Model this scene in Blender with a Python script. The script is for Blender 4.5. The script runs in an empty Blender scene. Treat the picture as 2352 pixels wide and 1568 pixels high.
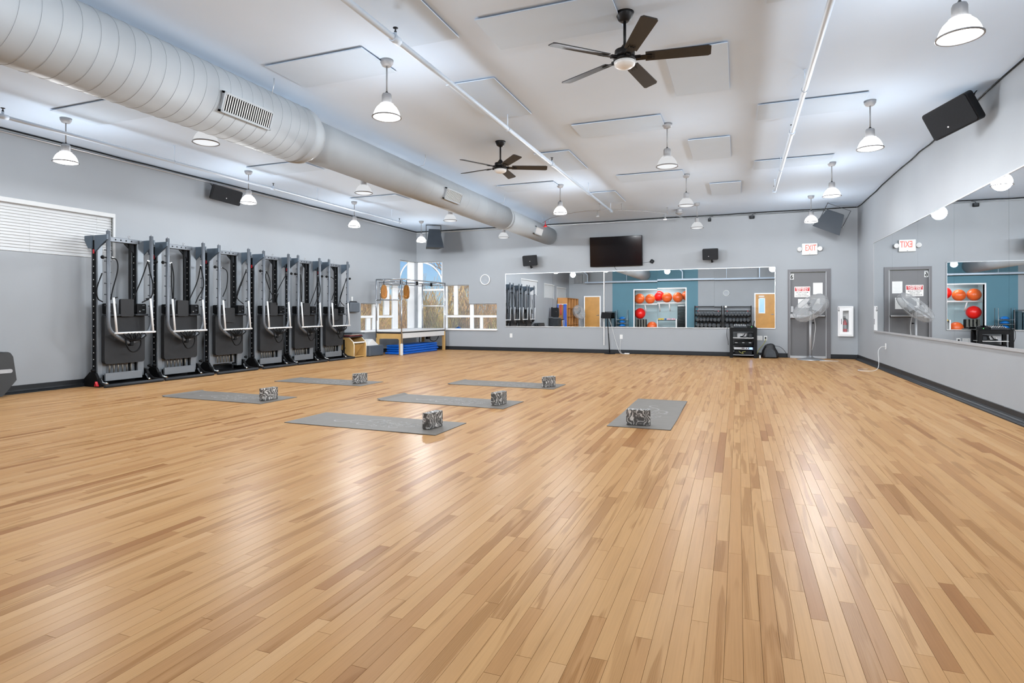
import bpy, bmesh, math, random
from mathutils import Vector, Matrix
PI = math.pi
S = bpy.context.scene
COL = S.collection
rnd = random.Random(7)

# ------------------------------------------------------------------ camera
H_CAM, YAW, ROLL, FPX, SY = 1.10, 0.3672, -0.0010, 1352.2, -65.67
_f = Vector((-math.sin(YAW), math.cos(YAW), 0)); _r = Vector((math.cos(YAW), math.sin(YAW), 0)); _u = Vector((0, 0, 1))
_r2 = _r*math.cos(ROLL)+_u*math.sin(ROLL); _u2 = _u*math.cos(ROLL)-_r*math.sin(ROLL)
cam_d = bpy.data.cameras.new('camera'); cam = bpy.data.objects.new('camera', cam_d); COL.objects.link(cam)
cam_d.sensor_width = 36; cam_d.lens = 36*FPX/2352; cam_d.shift_y = SY/2352; cam_d.clip_start = .02; cam_d.clip_end = 300
cam.matrix_world = Matrix(((_r2.x, _u2.x, -_f.x, 0), (_r2.y, _u2.y, -_f.y, 0), (_r2.z, _u2.z, -_f.z, H_CAM), (0, 0, 0, 1)))
S.camera = cam

# ------------------------------------------------------------------ world, sun, exposure
w = bpy.data.worlds.new('sky'); S.world = w; w.use_nodes = True
nt = w.node_tree; bg = nt.nodes['Background']
sky = nt.nodes.new('ShaderNodeTexSky'); sky.sky_type = 'NISHITA'; sky.sun_disc = False
sky.sun_elevation = math.radians(38); sky.sun_rotation = math.radians(150); sky.altitude = 100; sky.air_density = 1.0; sky.dust_density = .3; sky.ozone_density = 2.0
_tm = nt.nodes.new('ShaderNodeMix'); _tm.data_type = 'RGBA'; _tm.blend_type = 'MULTIPLY'; _tm.inputs[0].default_value = 1; _tm.inputs[7].default_value = (.52, .80, 1.25, 1)   # deep clear-day blue
nt.links.new(sky.outputs[0], _tm.inputs[6]); nt.links.new(_tm.outputs[2], bg.inputs[0]); bg.inputs[1].default_value = .075
sun_d = bpy.data.lights.new('sun', 'SUN'); sun_d.energy = 6.0; sun_d.angle = .01; sun_d.color = (1, .95, .86)
sun = bpy.data.objects.new('sun', sun_d); COL.objects.link(sun); sun.rotation_euler = (math.radians(33), 0, math.radians(14))
S.view_settings.view_transform = 'Standard'; S.view_settings.look = 'None'; S.view_settings.gamma = 1; S.view_settings.use_curve_mapping = False
S.view_settings.exposure = 0.0
LAMP_W = 25.5       # power of one lit pendant
S.cycles.use_denoising = True
S.cycles.use_adaptive_sampling = True; S.cycles.adaptive_threshold = .06; S.cycles.adaptive_min_samples = 16
S.cycles.max_bounces = 7; S.cycles.diffuse_bounces = 3; S.cycles.glossy_bounces = 5; S.cycles.transparent_max_bounces = 10
S.cycles.sample_clamp_indirect = 6; S.cycles.caustics_reflective = False; S.cycles.caustics_refractive = False

# ------------------------------------------------------------------ helpers
XL, XR, YB, YR, HC = -9.253, 2.621, 15.864, -1.6, 3.603

def lin(h):
    h = h.lstrip('#'); c = [int(h[i:i+2], 16)/255 for i in (0, 2, 4)]
    return [x/12.92 if x <= .04045 else ((x+.055)/1.055)**2.4 for x in c]+[1]

def mat(name, col, rough=.5, metal=0., var=.06, scale=6., bump=0., emis=None, es=0., spec=.5, coat=0., trans=0., alpha=1.):
    m = bpy.data.materials.new(name); m.use_nodes = True; t = m.node_tree; b = t.nodes['Principled BSDF']
    c = lin(col)
    b.inputs['Roughness'].default_value = rough; b.inputs['Metallic'].default_value = metal
    b.inputs['Specular IOR Level'].default_value = spec; b.inputs['Coat Weight'].default_value = coat
    b.inputs['Transmission Weight'].default_value = trans; b.inputs['Alpha'].default_value = alpha
    tc = t.nodes.new('ShaderNodeTexCoord'); n = t.nodes.new('ShaderNodeTexNoise'); n.inputs['Scale'].default_value = scale; n.inputs['Detail'].default_value = 3
    t.links.new(tc.outputs['Object'], n.inputs['Vector'])
    r = t.nodes.new('ShaderNodeValToRGB')
    r.color_ramp.elements[0].color = [x*(1-var) for x in c[:3]]+[1]; r.color_ramp.elements[1].color = [min(1, x*(1+var)) for x in c[:3]]+[1]
    r.color_ramp.elements[0].position = .3; r.color_ramp.elements[1].position = .7
    t.links.new(n.outputs['Fac'], r.inputs['Fac']); t.links.new(r.outputs['Color'], b.inputs['Base Color'])
    if bump:
        bp = t.nodes.new('ShaderNodeBump'); bp.inputs['Strength'].default_value = bump; bp.inputs['Distance'].default_value = .004
        n2 = t.nodes.new('ShaderNodeTexNoise'); n2.inputs['Scale'].default_value = scale*25; t.links.new(tc.outputs['Object'], n2.inputs['Vector'])
        t.links.new(n2.outputs['Fac'], bp.inputs['Height']); t.links.new(bp.outputs['Normal'], b.inputs['Normal'])
    if emis:
        b.inputs['Emission Color'].default_value = lin(emis); b.inputs['Emission Strength'].default_value = es
    return m

def sheer(name, col, gloss, tr, rough=.05):
    """thin clear sheet: mostly lets light through, partly mirrors"""
    m = bpy.data.materials.new(name); m.use_nodes = True; t = m.node_tree; t.nodes.clear()
    o = t.nodes.new('ShaderNodeOutputMaterial'); mx = t.nodes.new('ShaderNodeMixShader'); tp = t.nodes.new('ShaderNodeBsdfTransparent')
    g = t.nodes.new('ShaderNodeBsdfPrincipled'); g.inputs['Base Color'].default_value = lin(col); g.inputs['Roughness'].default_value = rough; g.inputs['Specular IOR Level'].default_value = gloss
    n = t.nodes.new('ShaderNodeTexNoise'); n.inputs['Scale'].default_value = 9; mr = t.nodes.new('ShaderNodeMapRange')
    mr.inputs['To Min'].default_value = max(0, 1-tr-.05*(1-tr)*4); mr.inputs['To Max'].default_value = min(1, 1-tr+.05*(1-tr)*4)
    t.links.new(n.outputs['Fac'], mr.inputs['Value']); t.links.new(mr.outputs['Result'], mx.inputs[0])
    t.links.new(tp.outputs[0], mx.inputs[1]); t.links.new(g.outputs[0], mx.inputs[2]); t.links.new(mx.outputs[0], o.inputs[0])
    return m

class MB:
    def __init__(s): s.v = []; s.f = []; s.sm = []
    def add(s, vs, fs, smooth=False):
        o = len(s.v); s.v += [tuple(v) for v in vs]; s.f += [tuple(i+o for i in f) for f in fs]; s.sm += [smooth]*len(fs); return s
    def box(s, x0, x1, y0, y1, z0, z1, M=None, bev=0.):
        if bev:
            b = min(bev, (x1-x0)*.45, (y1-y0)*.45, (z1-z0)*.45)
            vs = []
            for z, k in ((z0, b), (z0+b, 0), (z1-b, 0), (z1, b)):
                for (x, y, dx, dy) in ((x0, y0, 1, 1), (x1, y0, -1, 1), (x1, y1, -1, -1), (x0, y1, 1, -1)):
                    if dx*dy > 0: vs += [(x+dx*k, y+dy*(b+k) , z), (x+dx*(b+k), y+dy*k, z)]
                    else: vs += [(x+dx*(b+k), y+dy*k, z), (x+dx*k, y+dy*(b+k), z)]
            fs = [tuple(range(7, -1, -1)), tuple(range(24, 32))]
            for l in range(3):
                for i in range(8): j = (i+1) % 8; fs.append((l*8+i, l*8+j, l*8+8+j, l*8+8+i))
        else:
            vs = [(x, y, z) for z in (z0, z1) for (x, y) in ((x0, y0), (x1, y0), (x1, y1), (x0, y1))]
            fs = [(3, 2, 1, 0), (4, 5, 6, 7), (0, 1, 5, 4), (1, 2, 6, 5), (2, 3, 7, 6), (3, 0, 4, 7)]
        if M: vs = [M @ Vector(v) for v in vs]
        return s.add(vs, fs)
    def tube(s, pts, r, n=8, closed=False, cap=True):
        P = [Vector(p) for p in pts]; N = len(P); rr = r if isinstance(r, (list, tuple)) else [r]*N
        vs = []; up = None
        for i in range(N):
            a = P[(i-1) % N] if (closed or i > 0) else P[i]; b = P[(i+1) % N] if (closed or i < N-1) else P[i]
            t = (b-a)
            t = t.normalized() if t.length > 1e-9 else Vector((0, 0, 1))
            if up is None:
                up = Vector((0, 0, 1)) if abs(t.z) < .9 else Vector((1, 0, 0))
            up = up-t*up.dot(t)
            up = up.normalized() if up.length > 1e-6 else t.orthogonal().normalized()
            sd = t.cross(up)
            vs += [P[i]+(up*math.cos(2*PI*k/n)+sd*math.sin(2*PI*k/n))*rr[i] for k in range(n)]
        fs = []
        for i in range(N if closed else N-1):
            j = (i+1) % N
            for k in range(n): l = (k+1) % n; fs.append((i*n+k, i*n+l, j*n+l, j*n+k))
        s.add(vs, fs, True)
        if cap and not closed:
            o = len(s.v)-len(vs); s.f += [tuple(o+k for k in range(n-1, -1, -1)), tuple(o+(N-1)*n+k for k in range(n))]; s.sm += [False, False]
        return s
    def cyl(s, a, b, r, n=12): return s.tube([a, b], r, n)
    def lathe(s, prof, c=(0, 0, 0), n=24, M=None, close=True, smooth=True):
        """profile of (radius, height) spun about z"""
        c = Vector(c); vs = []
        for r, z in prof: vs += [Vector((r*math.cos(2*PI*k/n), r*math.sin(2*PI*k/n), z)) for k in range(n)]
        vs = [(M @ v if M else v)+c for v in vs]
        fs = []
        for i in range(len(prof)-1):
            for k in range(n): l = (k+1) % n; fs.append((i*n+k, i*n+l, i*n+n+l, i*n+n+k))
        s.add(vs, fs, smooth)
        if close:
            o = len(s.v)-len(vs); s.f += [tuple(o+k for k in range(n-1, -1, -1)), tuple(o+(len(prof)-1)*n+k for k in range(n))]; s.sm += [False, False]
        return s
    def sphere(s, c, r, n=16, sq=(1, 1, 1)):
        pr = [(max(1e-4, r*math.sin(PI*i/(n//2))), -r*math.cos(PI*i/(n//2))) for i in range(n//2+1)]
        return s.lathe(pr, c, n, M=Matrix.Diagonal(Vector(sq)), close=False)
    def prism(s, poly, a0, a1, axis='x', M=None):
        """2-D outline pushed along an axis; x: (y,z)  y: (x,z)  z: (x,y)"""
        def P(u, v, a): return {'x': (a, u, v), 'y': (u, a, v), 'z': (u, v, a)}[axis]
        n = len(poly); vs = [P(u, v, a0) for u, v in poly]+[P(u, v, a1) for u, v in poly]
        if M: vs = [M @ Vector(v) for v in vs]
        return s.add(vs, [tuple(range(n-1, -1, -1)), tuple(range(n, 2*n))]+[(i, (i+1) % n, n+(i+1) % n, n+i) for i in range(n)])
    def mesh(s, name, m):
        me = bpy.data.meshes.new(name); me.from_pydata(s.v, [], s.f); me.polygons.foreach_set('use_smooth', s.sm)
        bm = bmesh.new(); bm.from_mesh(me); bmesh.ops.recalc_face_normals(bm, faces=bm.faces); bm.to_mesh(me); bm.free()
        me.materials.append(m); return me
    def build(s, name, m, parent=None, loc=(0, 0, 0), rot=(0, 0, 0)):
        o = bpy.data.objects.new(name, s.mesh(name, m)); COL.objects.link(o); o.location = loc; o.rotation_euler = rot
        if parent: o.parent = parent
        return o

def tag(o, label, cat, group=None):
    o['label'] = label; o['category'] = cat
    if group: o['group'] = group
    return o
def thing(name, label, cat, loc=(0, 0, 0), rz=0., group=None):
    o = bpy.data.objects.new(name, None); COL.objects.link(o); o.empty_display_size = .1
    o.location = loc; o.rotation_euler = (0, 0, rz); return tag(o, label, cat, group)
def struct(o): o['kind'] = 'structure'; return o
def copy_tree(o, parent=None):
    c = o.copy(); COL.objects.link(c); c.parent = parent
    for ch in list(o.children): copy_tree(ch, c)
    return c
def rrect(w, h, r, n=5, cx=0, cy=0):
    """rounded rectangle outline"""
    out = []
    for (sx, sy, a0) in ((1, 1, 0), (-1, 1, 90), (-1, -1, 180), (1, -1, 270)):
        for i in range(n+1):
            a = math.radians(a0+90*i/n); out.append((cx+sx*(w/2-r)+r*math.cos(a), cy+sy*(h/2-r)+r*math.sin(a)))
    return out
def arc(cx, cz, r, a0, a1, n): return [(cx+r*math.cos(math.radians(a0+(a1-a0)*i/n)), cz+r*math.sin(math.radians(a0+(a1-a0)*i/n))) for i in range(n+1)]
def spline(pts, k=6):
    """Catmull-Rom through the points"""
    P = [Vector(p) for p in pts]; P = [P[0]*2-P[1]]+P+[P[-1]*2-P[-2]]; out = []
    for i in range(1, len(P)-2):
        for j in range(k):
            t = j/k; a, b, c, d = P[i-1:i+3]
            out.append(.5*((2*b)+(c-a)*t+(2*a-5*b+4*c-d)*t*t+(3*b-a-3*c+d)*t**3))
    return out+[P[-2]]
def text(body, size, m, name, parent=None, loc=(0, 0, 0), rot=(PI/2, 0, 0), depth=.0006, sx=1., bold=0.):
    cu = bpy.data.curves.new(name, 'FONT'); cu.body = body; cu.size = size; cu.align_x = 'CENTER'; cu.align_y = 'CENTER'; cu.extrude = depth; cu.resolution_u = 3; cu.offset = bold
    o = bpy.data.objects.new(name, cu); COL.objects.link(o); bpy.context.view_layer.update()
    me = bpy.data.meshes.new_from_object(o.evaluated_get(bpy.context.evaluated_depsgraph_get())); bpy.data.objects.remove(o)
    me.materials.clear(); me.materials.append(m)
    o = bpy.data.objects.new(name, me); COL.objects.link(o); o.location = loc; o.rotation_euler = rot; o.scale = (sx, 1, 1)
    if parent: o.parent = parent
    return o

# ------------------------------------------------------------------ materials
m_ceil = mat('cool white ceiling paint', 'd0e1f4', .85, var=.015, scale=1.5, bump=.05)
m_panel = mat('acoustic panel', 'c6d7e9', .9, var=.01, scale=4, bump=.1)
m_wall = mat('blue grey wall paint', '8a8e92', .6, var=.03, scale=1.2, bump=.12)
m_teal = mat('teal wall paint', '45707f', .6, var=.04, scale=1.2, bump=.12)
m_nichew = mat('pale storage wall paint', '9fb4b8', .7, var=.03, scale=1.2)
m_white = mat('white paint', 'e6e6e6', .45, var=.02)
m_whiteplastic = mat('white plastic', 'd2d2d1', .35, var=.02)
m_base = mat('black vinyl base', '1b1d20', .5, var=.1, spec=.2)
m_blk = mat('black plastic', '0e0f11', .55, var=.12, spec=.15)
m_blkm = mat('satin black metal', '131416', .45, var=.1, spec=.2)
m_dgrey = mat('dark grey plastic', '2f3236', .55, var=.08, spec=.2)
m_steel = mat('brushed aluminium', 'a9abae', .38, metal=.85, var=.05, scale=14)
m_galv = mat('galvanised conduit', 'c4c6c8', .35, metal=.8, var=.05)
m_chrome = mat('chrome', 'c8cacc', .15, metal=1., var=.03)
m_ductp = mat('white duct paint', '9ca2a7', .6, var=.02, scale=2)
m_door = mat('grey door paint', '5d5d5f', .5, var=.03, scale=2)
m_dframe = mat('grey door frame paint', '565558', .45, var=.03)
m_red = mat('red plastic', 'c2202c', .4, var=.05)
m_paper = mat('white paper', 'dcdcda', .8, var=.015)
m_ink = mat('black ink', '1a1a1c', .7, var=.02)
m_greyink = mat('faint grey ink', '9c9c9e', .8, var=.05)
m_signred = mat('sign red', 'b5151f', .5, var=.03)
m_signwhite = mat('sign white', 'e2dfdb', .5, var=.02)
m_wood = mat('honey door veneer', 'b8843c', .45, var=.10, scale=3)
m_woodl = mat('maple plywood', 'b8955c', .5, var=.09, scale=4)
m_woodc = mat('cubby wood', 'b07a43', .55, var=.12, scale=3)
m_tan = mat('tan leather', '8a5814', .6, var=.12, scale=20)
m_blue = mat('blue vinyl', '0a5fc4', .4, var=.08, scale=8)
m_blued = mat('deep blue rubber', '15508f', .35, var=.1)
m_orange = mat('orange ball vinyl', 'd9602a', .3, var=.05)
m_redball = mat('red ball vinyl', 'e01f1c', .28, var=.05)
m_led = mat('blue led', '2a6bff', .3, emis='3f86ff', es=6)
m_yellow = mat('yellow vinyl', 'd7b11c', .45, var=.06)
m_pink = mat('pale pink vinyl', 'd9a3ab', .45, var=.06)
m_glass = sheer('window glass', 'dfe8ea', .8, .93)
m_film = sheer('clear plastic cover', 'c4c5c5', .5, .72, .22)
m_mirror = bpy.data.materials.new('mirror silver'); m_mirror.use_nodes = True
_b = m_mirror.node_tree.nodes['Principled BSDF']; _b.inputs['Metallic'].default_value = 1; _b.inputs['Roughness'].default_value = 0.0
_n = m_mirror.node_tree.nodes.new('ShaderNodeTexNoise'); _n.inputs['Scale'].default_value = .4
_rr = m_mirror.node_tree.nodes.new('ShaderNodeValToRGB'); _rr.color_ramp.elements[0].color = (.86, .885, .90, 1); _rr.color_ramp.elements[1].color = (.88, .90, .915, 1)
m_mirror.node_tree.links.new(_n.outputs['Fac'], _rr.inputs['Fac']); m_mirror.node_tree.links.new(_rr.outputs['Color'], _b.inputs['Base Color'])

# ================================================================== STRUCTURE
def wall(name, axis, plane, th, u0, u1, z0, z1, holes, m):
    """wall slab with rectangular openings; axis 'x' = plane of constant x running along y"""
    us = sorted({u0, u1, *[h[0] for h in holes], *[h[1] for h in holes]}); zs = sorted({z0, z1, *[h[2] for h in holes], *[h[3] for h in holes]})
    us = [u for u in us if u0 <= u <= u1]; zs = [z for z in zs if z0 <= z <= z1]
    solid = lambda i, j: 0 <= i < len(us)-1 and 0 <= j < len(zs)-1 and not any(h[0]-1e-6 <= us[i] and us[i+1] <= h[1]+1e-6 and h[2]-1e-6 <= zs[j] and zs[j+1] <= h[3]+1e-6 for h in holes)
    P = (lambda u, d, z: (plane+d*th, u, z)) if axis == 'x' else (lambda u, d, z: (u, plane+d*th, z))
    b = MB()
    for i in range(len(us)-1):
        for j in range(len(zs)-1):
            if not solid(i, j): continue
            a, c, e, g = us[i], us[i+1], zs[j], zs[j+1]
            for d in (0, 1): b.add([P(a, d, e), P(c, d, e), P(c, d, g), P(a, d, g)], [(0, 1, 2, 3)])
            if not solid(i-1, j): b.add([P(a, 0, e), P(a, 1, e), P(a, 1, g), P(a, 0, g)], [(0, 1, 2, 3)])
            if not solid(i+1, j): b.add([P(c, 0, e), P(c, 1, e), P(c, 1, g), P(c, 0, g)], [(0, 1, 2, 3)])
            if not solid(i, j-1): b.add([P(a, 0, e), P(a, 1, e), P(c, 1, e), P(c, 0, e)], [(0, 1, 2, 3)])
            if not solid(i, j+1): b.add([P(a, 0, g), P(a, 1, g), P(c, 1, g), P(c, 0, g)], [(0, 1, 2, 3)])
    return struct(b.build(name, m))

BLINDS = [(4.07, 6.47, 1.95, 2.68), (1.35, 3.02, 1.86, 2.61), (-.95, .90, 1.80, 2.55)]
STEP_L = [(14.93, YB, .61, 2.66), (13.95, 14.93, .61, 1.91), (13.0, 13.95, .61, 1.36)]
STEP_B = [(XL, -8.36, .61, 2.66), (-8.36, -7.475, .61, 1.935), (-7.475, -6.58, .61, 1.37)]
DOOR = (1.125, 2.055, 0., 2.15)
NICHE = (-5.44, -2.67, 0., 2.36)
wall('wall_left', 'x', XL, -.22, YR-.2, YB+.22, 0, HC, BLINDS+STEP_L, m_wall)
wall('wall_back', 'y', YB, .22, XL, XR+.2, 0, HC, STEP_B+[DOOR, (2.24, 2.484, .575, 1.211)], m_wall)
wall('wall_right', 'x', XR, .2, YR-.2, YB, 0, HC, [], m_wall)
wall('wall_rear', 'y', YR, -.2, XL, -6.69, 0, HC, [], m_wall)
wall('wall_rear_teal', 'y', YR, -.2, -6.69, -2.02, 0, HC, [NICHE], m_teal)
wall('wall_rear_right', 'y', YR, -.2, -2.02, XR, 0, HC, [], m_wall)
# storage niche behind the teal wall
nb = MB(); nb.box(-6.0, -2.2, -3.6, -3.4, 0, 3.0); struct(nb.build('wall_niche_back', m_nichew))
for nm, x0, x1 in (('wall_niche_left', -5.95, -5.75), ('wall_niche_right', -2.36, -2.16)):
    b = MB(); b.box(x0, x1, -3.4, -1.8, 0, 3.0); struct(b.build(nm, m_nichew))
b = MB(); b.box(-6.0, -2.2, -3.6, -1.8, 3.0, 3.1); struct(b.build('ceiling_niche', m_ceil))
b = MB(); b.box(-6.0, -2.2, -3.6, -1.6, -.1, -.003); struct(b.build('floor_niche', mat('grey storage floor', '77706a', .5)))
b = MB()
for x0, x1, z0, z1 in ((-5.50, -5.44, 0, 2.42), (-2.67, -2.61, 0, 2.42), (-5.44, -2.67, 2.36, 2.42)): b.box(x0, x1, YR-.205, YR+.015, z0, z1)
struct(b.build('trim_1', m_white))

b = MB(); b.box(XL-.22, XR+.2, YR-.2, YB+.22, HC, HC+.2); ceiling = struct(b.build('ceiling', m_ceil))
HP = [(-4.45, 4.64), (-2.09, 4.55), (.21, 4.55), (-2.07, 7.57), (.22, 7.64), (.25, 10.46), (-2.07, 10.65), (-4.43, 10.68), (-7.87, 4.70), (-7.85, 7.75), (-7.87, 10.65), (-7.87, 1.65), (-4.45, 1.6), (-2.09, 1.55), (.21, 1.55)]
VP = [(-2.92, 3.57), (-2.98, 5.74), (-2.99, 8.73), (-2.92, 11.98), (-.66, 5.76), (-.68, 8.83), (-.52, 11.96), (-.66, 2.7)]
for x0, y0, dx, dy in [(a, b_, 1.16, .60) for a, b_ in HP]+[(a, b_, .57, 1.22) for a, b_ in VP]:
    b = MB(); b.box(-dx/2, dx/2, -dy/2, dy/2, -.023, -.013, bev=.002); b.build('acoustic_panel', m_panel, ceiling, (x0+dx/2, y0+dy/2, HC))

# ------------------------------------------------------------------ floor of maple strips
m_plank = bpy.data.materials.new('maple strip flooring'); m_plank.use_nodes = True
def _plank():
    t = m_plank.node_tree; N = t.nodes; L = t.links; b = N['Principled BSDF']
    geo = N.new('ShaderNodeNewGeometry'); at = N.new('ShaderNodeAttribute'); at.attribute_name = 'prand'; at2 = N.new('ShaderNodeAttribute'); at2.attribute_name = 'prand2'
    sep = N.new('ShaderNodeSeparateXYZ'); L.new(geo.outputs['Position'], sep.inputs[0])
    def ma(op, a, b_=None, c=None):
        n = N.new('ShaderNodeMath'); n.operation = op
        for i, v in enumerate((a, b_, c)):
            if v is None: continue
            if hasattr(v, 'links') or hasattr(v, 'is_output'): L.new(v, n.inputs[i])
            else: n.inputs[i].default_value = v
        return n.outputs[0]
    R1, R2 = at.outputs['Fac'], at2.outputs['Fac']
    def vec(sx, sy):
        c = N.new('ShaderNodeCombineXYZ'); L.new(ma('MULTIPLY_ADD', sep.outputs[0], sx, ma('MULTIPLY', R1, 61.)), c.inputs[0]); L.new(ma('MULTIPLY_ADD', sep.outputs[1], sy, ma('MULTIPLY', R2, 83.)), c.inputs[1]); return c.outputs[0]
    def noise(v, d=4., dist=0.):
        n = N.new('ShaderNodeTexNoise'); n.inputs['Scale'].default_value = 1; n.inputs['Detail'].default_value = d; n.inputs['Distortion'].default_value = dist; L.new(v, n.inputs['Vector']); return n.outputs['Fac']
    def ramp(f, st):
        r = N.new('ShaderNodeValToRGB'); e = r.color_ramp.elements
        while len(e) < len(st): e.new(.5)
        for i, (p, c) in enumerate(st): e[i].position = p; e[i].color = c if isinstance(c, list) else (c, c, c, 1)
        L.new(f, r.inputs['Fac']); return r.outputs['Color']
    def mix(kind, f, a, c):
        m = N.new('ShaderNodeMix'); m.data_type = 'RGBA'; m.blend_type = kind; L.new(a, m.inputs[6])
        (L.new(c, m.inputs[7]) if hasattr(c, 'links') else setattr(m.inputs[7], 'default_value', c)); (L.new(f, m.inputs[0]) if hasattr(f, 'links') else setattr(m.inputs[0], 'default_value', f)); return m.outputs[2]
    base = ramp(R1, [(0, lin('ba946a')), (.25, lin('b1895e')), (.5, lin('b68f63')), (.75, lin('ae855a')), (.93, lin('a57c53')), (.985, lin('966b45'))])
    # soft long figure
    fig = ramp(noise(vec(22, 1.6), 5, .6), [(.2, .86), (.5, 1.), (.8, 1.05)])
    c = mix('MULTIPLY', .65, base, fig)
    # fine grain lines
    gr = ramp(noise(vec(160, 3.), 3), [(.3, .9), (.6, 1.03)])
    c = mix('MULTIPLY', .6, c, gr)
    # darker heartwood streaks in some of the strips
    hw = ma('MULTIPLY', ramp(noise(vec(15, 1.0), 2, 1.0), [(.53, 0.), (.60, 1.)]), ramp(R2, [(.45, 0.), (.62, 1.)]))
    c = mix('MIX', ma('MULTIPLY', hw, .5), c, lin('885e35'))
    # cathedral rings
    wv = N.new('ShaderNodeTexWave'); wv.inputs['Scale'].default_value = 1.; wv.inputs['Distortion'].default_value = 7; wv.inputs['Detail'].default_value = 2; L.new(vec(45, 7), wv.inputs['Vector'])
    c = mix('MULTIPLY', ma('MULTIPLY', hw, .35), c, ramp(wv.outputs['Fac'], [(.2, .72), (.6, 1.05)]))
    L.new(c, b.inputs['Base Color'])
    L.new(ma('MULTIPLY_ADD', noise(vec(10, 2)), .08, .275), b.inputs['Roughness'])
    b.inputs['Specular IOR Level'].default_value = .016; b.inputs['Coat Weight'].default_value = 0.
    bp = N.new('ShaderNodeBump'); bp.inputs['Strength'].default_value = .18; bp.inputs['Distance'].default_value = .002
    L.new(noise(vec(30, 9), 2), bp.inputs['Height']); L.new(bp.outputs['Normal'], b.inputs['Normal'])
_plank()
b = MB(); b.box(XL-.22, XR+.2, YR-.2, YB+.22, -.15, -.0125); floor = struct(b.build('floor', mat('dark subfloor', '4a3524', .9)))
def plank_geo(x0, x1, y0, y1, c=.0005, th=.012, tilt=0.):
    """one strip with eased top edges"""
    vs = [(x0, y0, -th), (x1, y0, -th), (x1, y1, -th), (x0, y1, -th), (x0, y0, -c), (x1, y0, -c), (x1, y1, -c), (x0, y1, -c),
          (x0+c, y0+c, 0), (x1-c, y0+c, 0), (x1-c, y1-c, 0), (x0+c, y1-c, 0)]
    return vs, [(0, 1, 5, 4), (1, 2, 6, 5), (2, 3, 7, 6), (3, 0, 4, 7), (4, 5, 9, 8), (5, 6, 10, 9), (6, 7, 11, 10), (7, 4, 8, 11), (8, 9, 10, 11)]
strips = []; PW = .0572; g = .0004
nx = int((XR-XL)/PW)+1
for i in range(nx):
    x0 = XL+i*PW; x1 = min(x0+PW, XR); y = YR
    if x1-x0 < .01: continue
    y += -rnd.random()*.8
    while y < YB:
        l = min(rnd.uniform(.28, .9)+rnd.random()**3*.9, 1.7); a, e = max(y, YR), min(y+l, YB)
        if e-a > .02: strips.append((x0+g, x1-g, a+g, e-g))
        y += l
def seen(s):
    cx, cy = (s[0]+s[1])/2, (s[2]+s[3])/2; d = Vector((cx, cy, -H_CAM)); z = d.dot(_f)
    if z < .4: return 0
    px, py = 1176+FPX*d.dot(_r)/z, 784+SY+FPX*H_CAM/z
    return (s[1]-s[0])*(s[3]-s[2])/z**3 if -60 < px < 2412 and py < 1640 else 0
order = sorted(range(len(strips)), key=lambda k: -seen(strips[k])); near = set(order[:300])
V, F, A1, A2 = [], [], [], []
for k, s in enumerate(strips):
    r1, r2 = rnd.random(), rnd.random()
    if k in near:
        cx, cy = (s[0]+s[1])/2, (s[2]+s[3])/2; vs, fs = plank_geo(s[0]-cx, s[1]-cx, s[2]-cy, s[3]-cy)
        me = bpy.data.meshes.new('plank'); me.from_pydata(vs, [], fs); me.materials.append(m_plank)
        for nm, v in (('prand', r1), ('prand2', r2)): me.attributes.new(nm, 'FLOAT', 'FACE').data.foreach_set('value', [v]*9)
        o = bpy.data.objects.new('plank', me); COL.objects.link(o); o.location = (cx, cy, 0); o.parent = floor
    else:
        vs, fs = plank_geo(*s); n0 = len(V); V += vs; F += [tuple(i+n0 for i in f) for f in fs]; A1 += [r1]*9; A2 += [r2]*9
me = bpy.data.meshes.new('plank_field'); me.from_pydata(V, [], F); me.materials.append(m_plank)
me.attributes.new('prand', 'FLOAT', 'FACE').data.foreach_set('value', A1); me.attributes.new('prand2', 'FLOAT', 'FACE').data.foreach_set('value', A2)
o = bpy.data.objects.new('plank_field', me); COL.objects.link(o); o.parent = floor; o['kind'] = 'stuff'

# ------------------------------------------------------------------ baseboards
cove = [(0, 0), (.075, 0), (.075, .012), (.05, .022), (.03, .026), (.016, .034), (.010, .05), (.008, .105), (0, .11)]
def baseb(name, axis, sgn, plane, a0, a1):
    p = [(plane+sgn*u, z) for u, z in cove]; b = MB().prism(p, a0, a1, axis); return struct(b.build(name, m_base))
baseb('baseboard_left', 'y', 1, XL, YR, YB); 
baseb('baseboard_rear', 'x', 1, YR, XL, NICHE[0]-.06); baseb('baseboard_rear_right', 'x', 1, YR, NICHE[1]+.06, .75)
thin = [(0, 0), (.03, 0), (.03, .01), (.014, .022), (.008, .1), (0, .105)]
for nm, a0, a1 in (('baseboard_back', XL, DOOR[0]), ('baseboard_back_corner', DOOR[1], XR)):
    struct(MB().prism([(YB-u, z) for u, z in thin], a0, a1, 'x').build(nm, m_base))
for i, (a0, a1) in enumerate(((YR, 4.2), (4.205, 7.18), (7.185, 11.8), (11.805, YB))):
    baseb('baseboard_right' if i == 0 else 'baseboard_right_%d' % (i+1), 'y', -1, XR, a0, a1)

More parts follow.
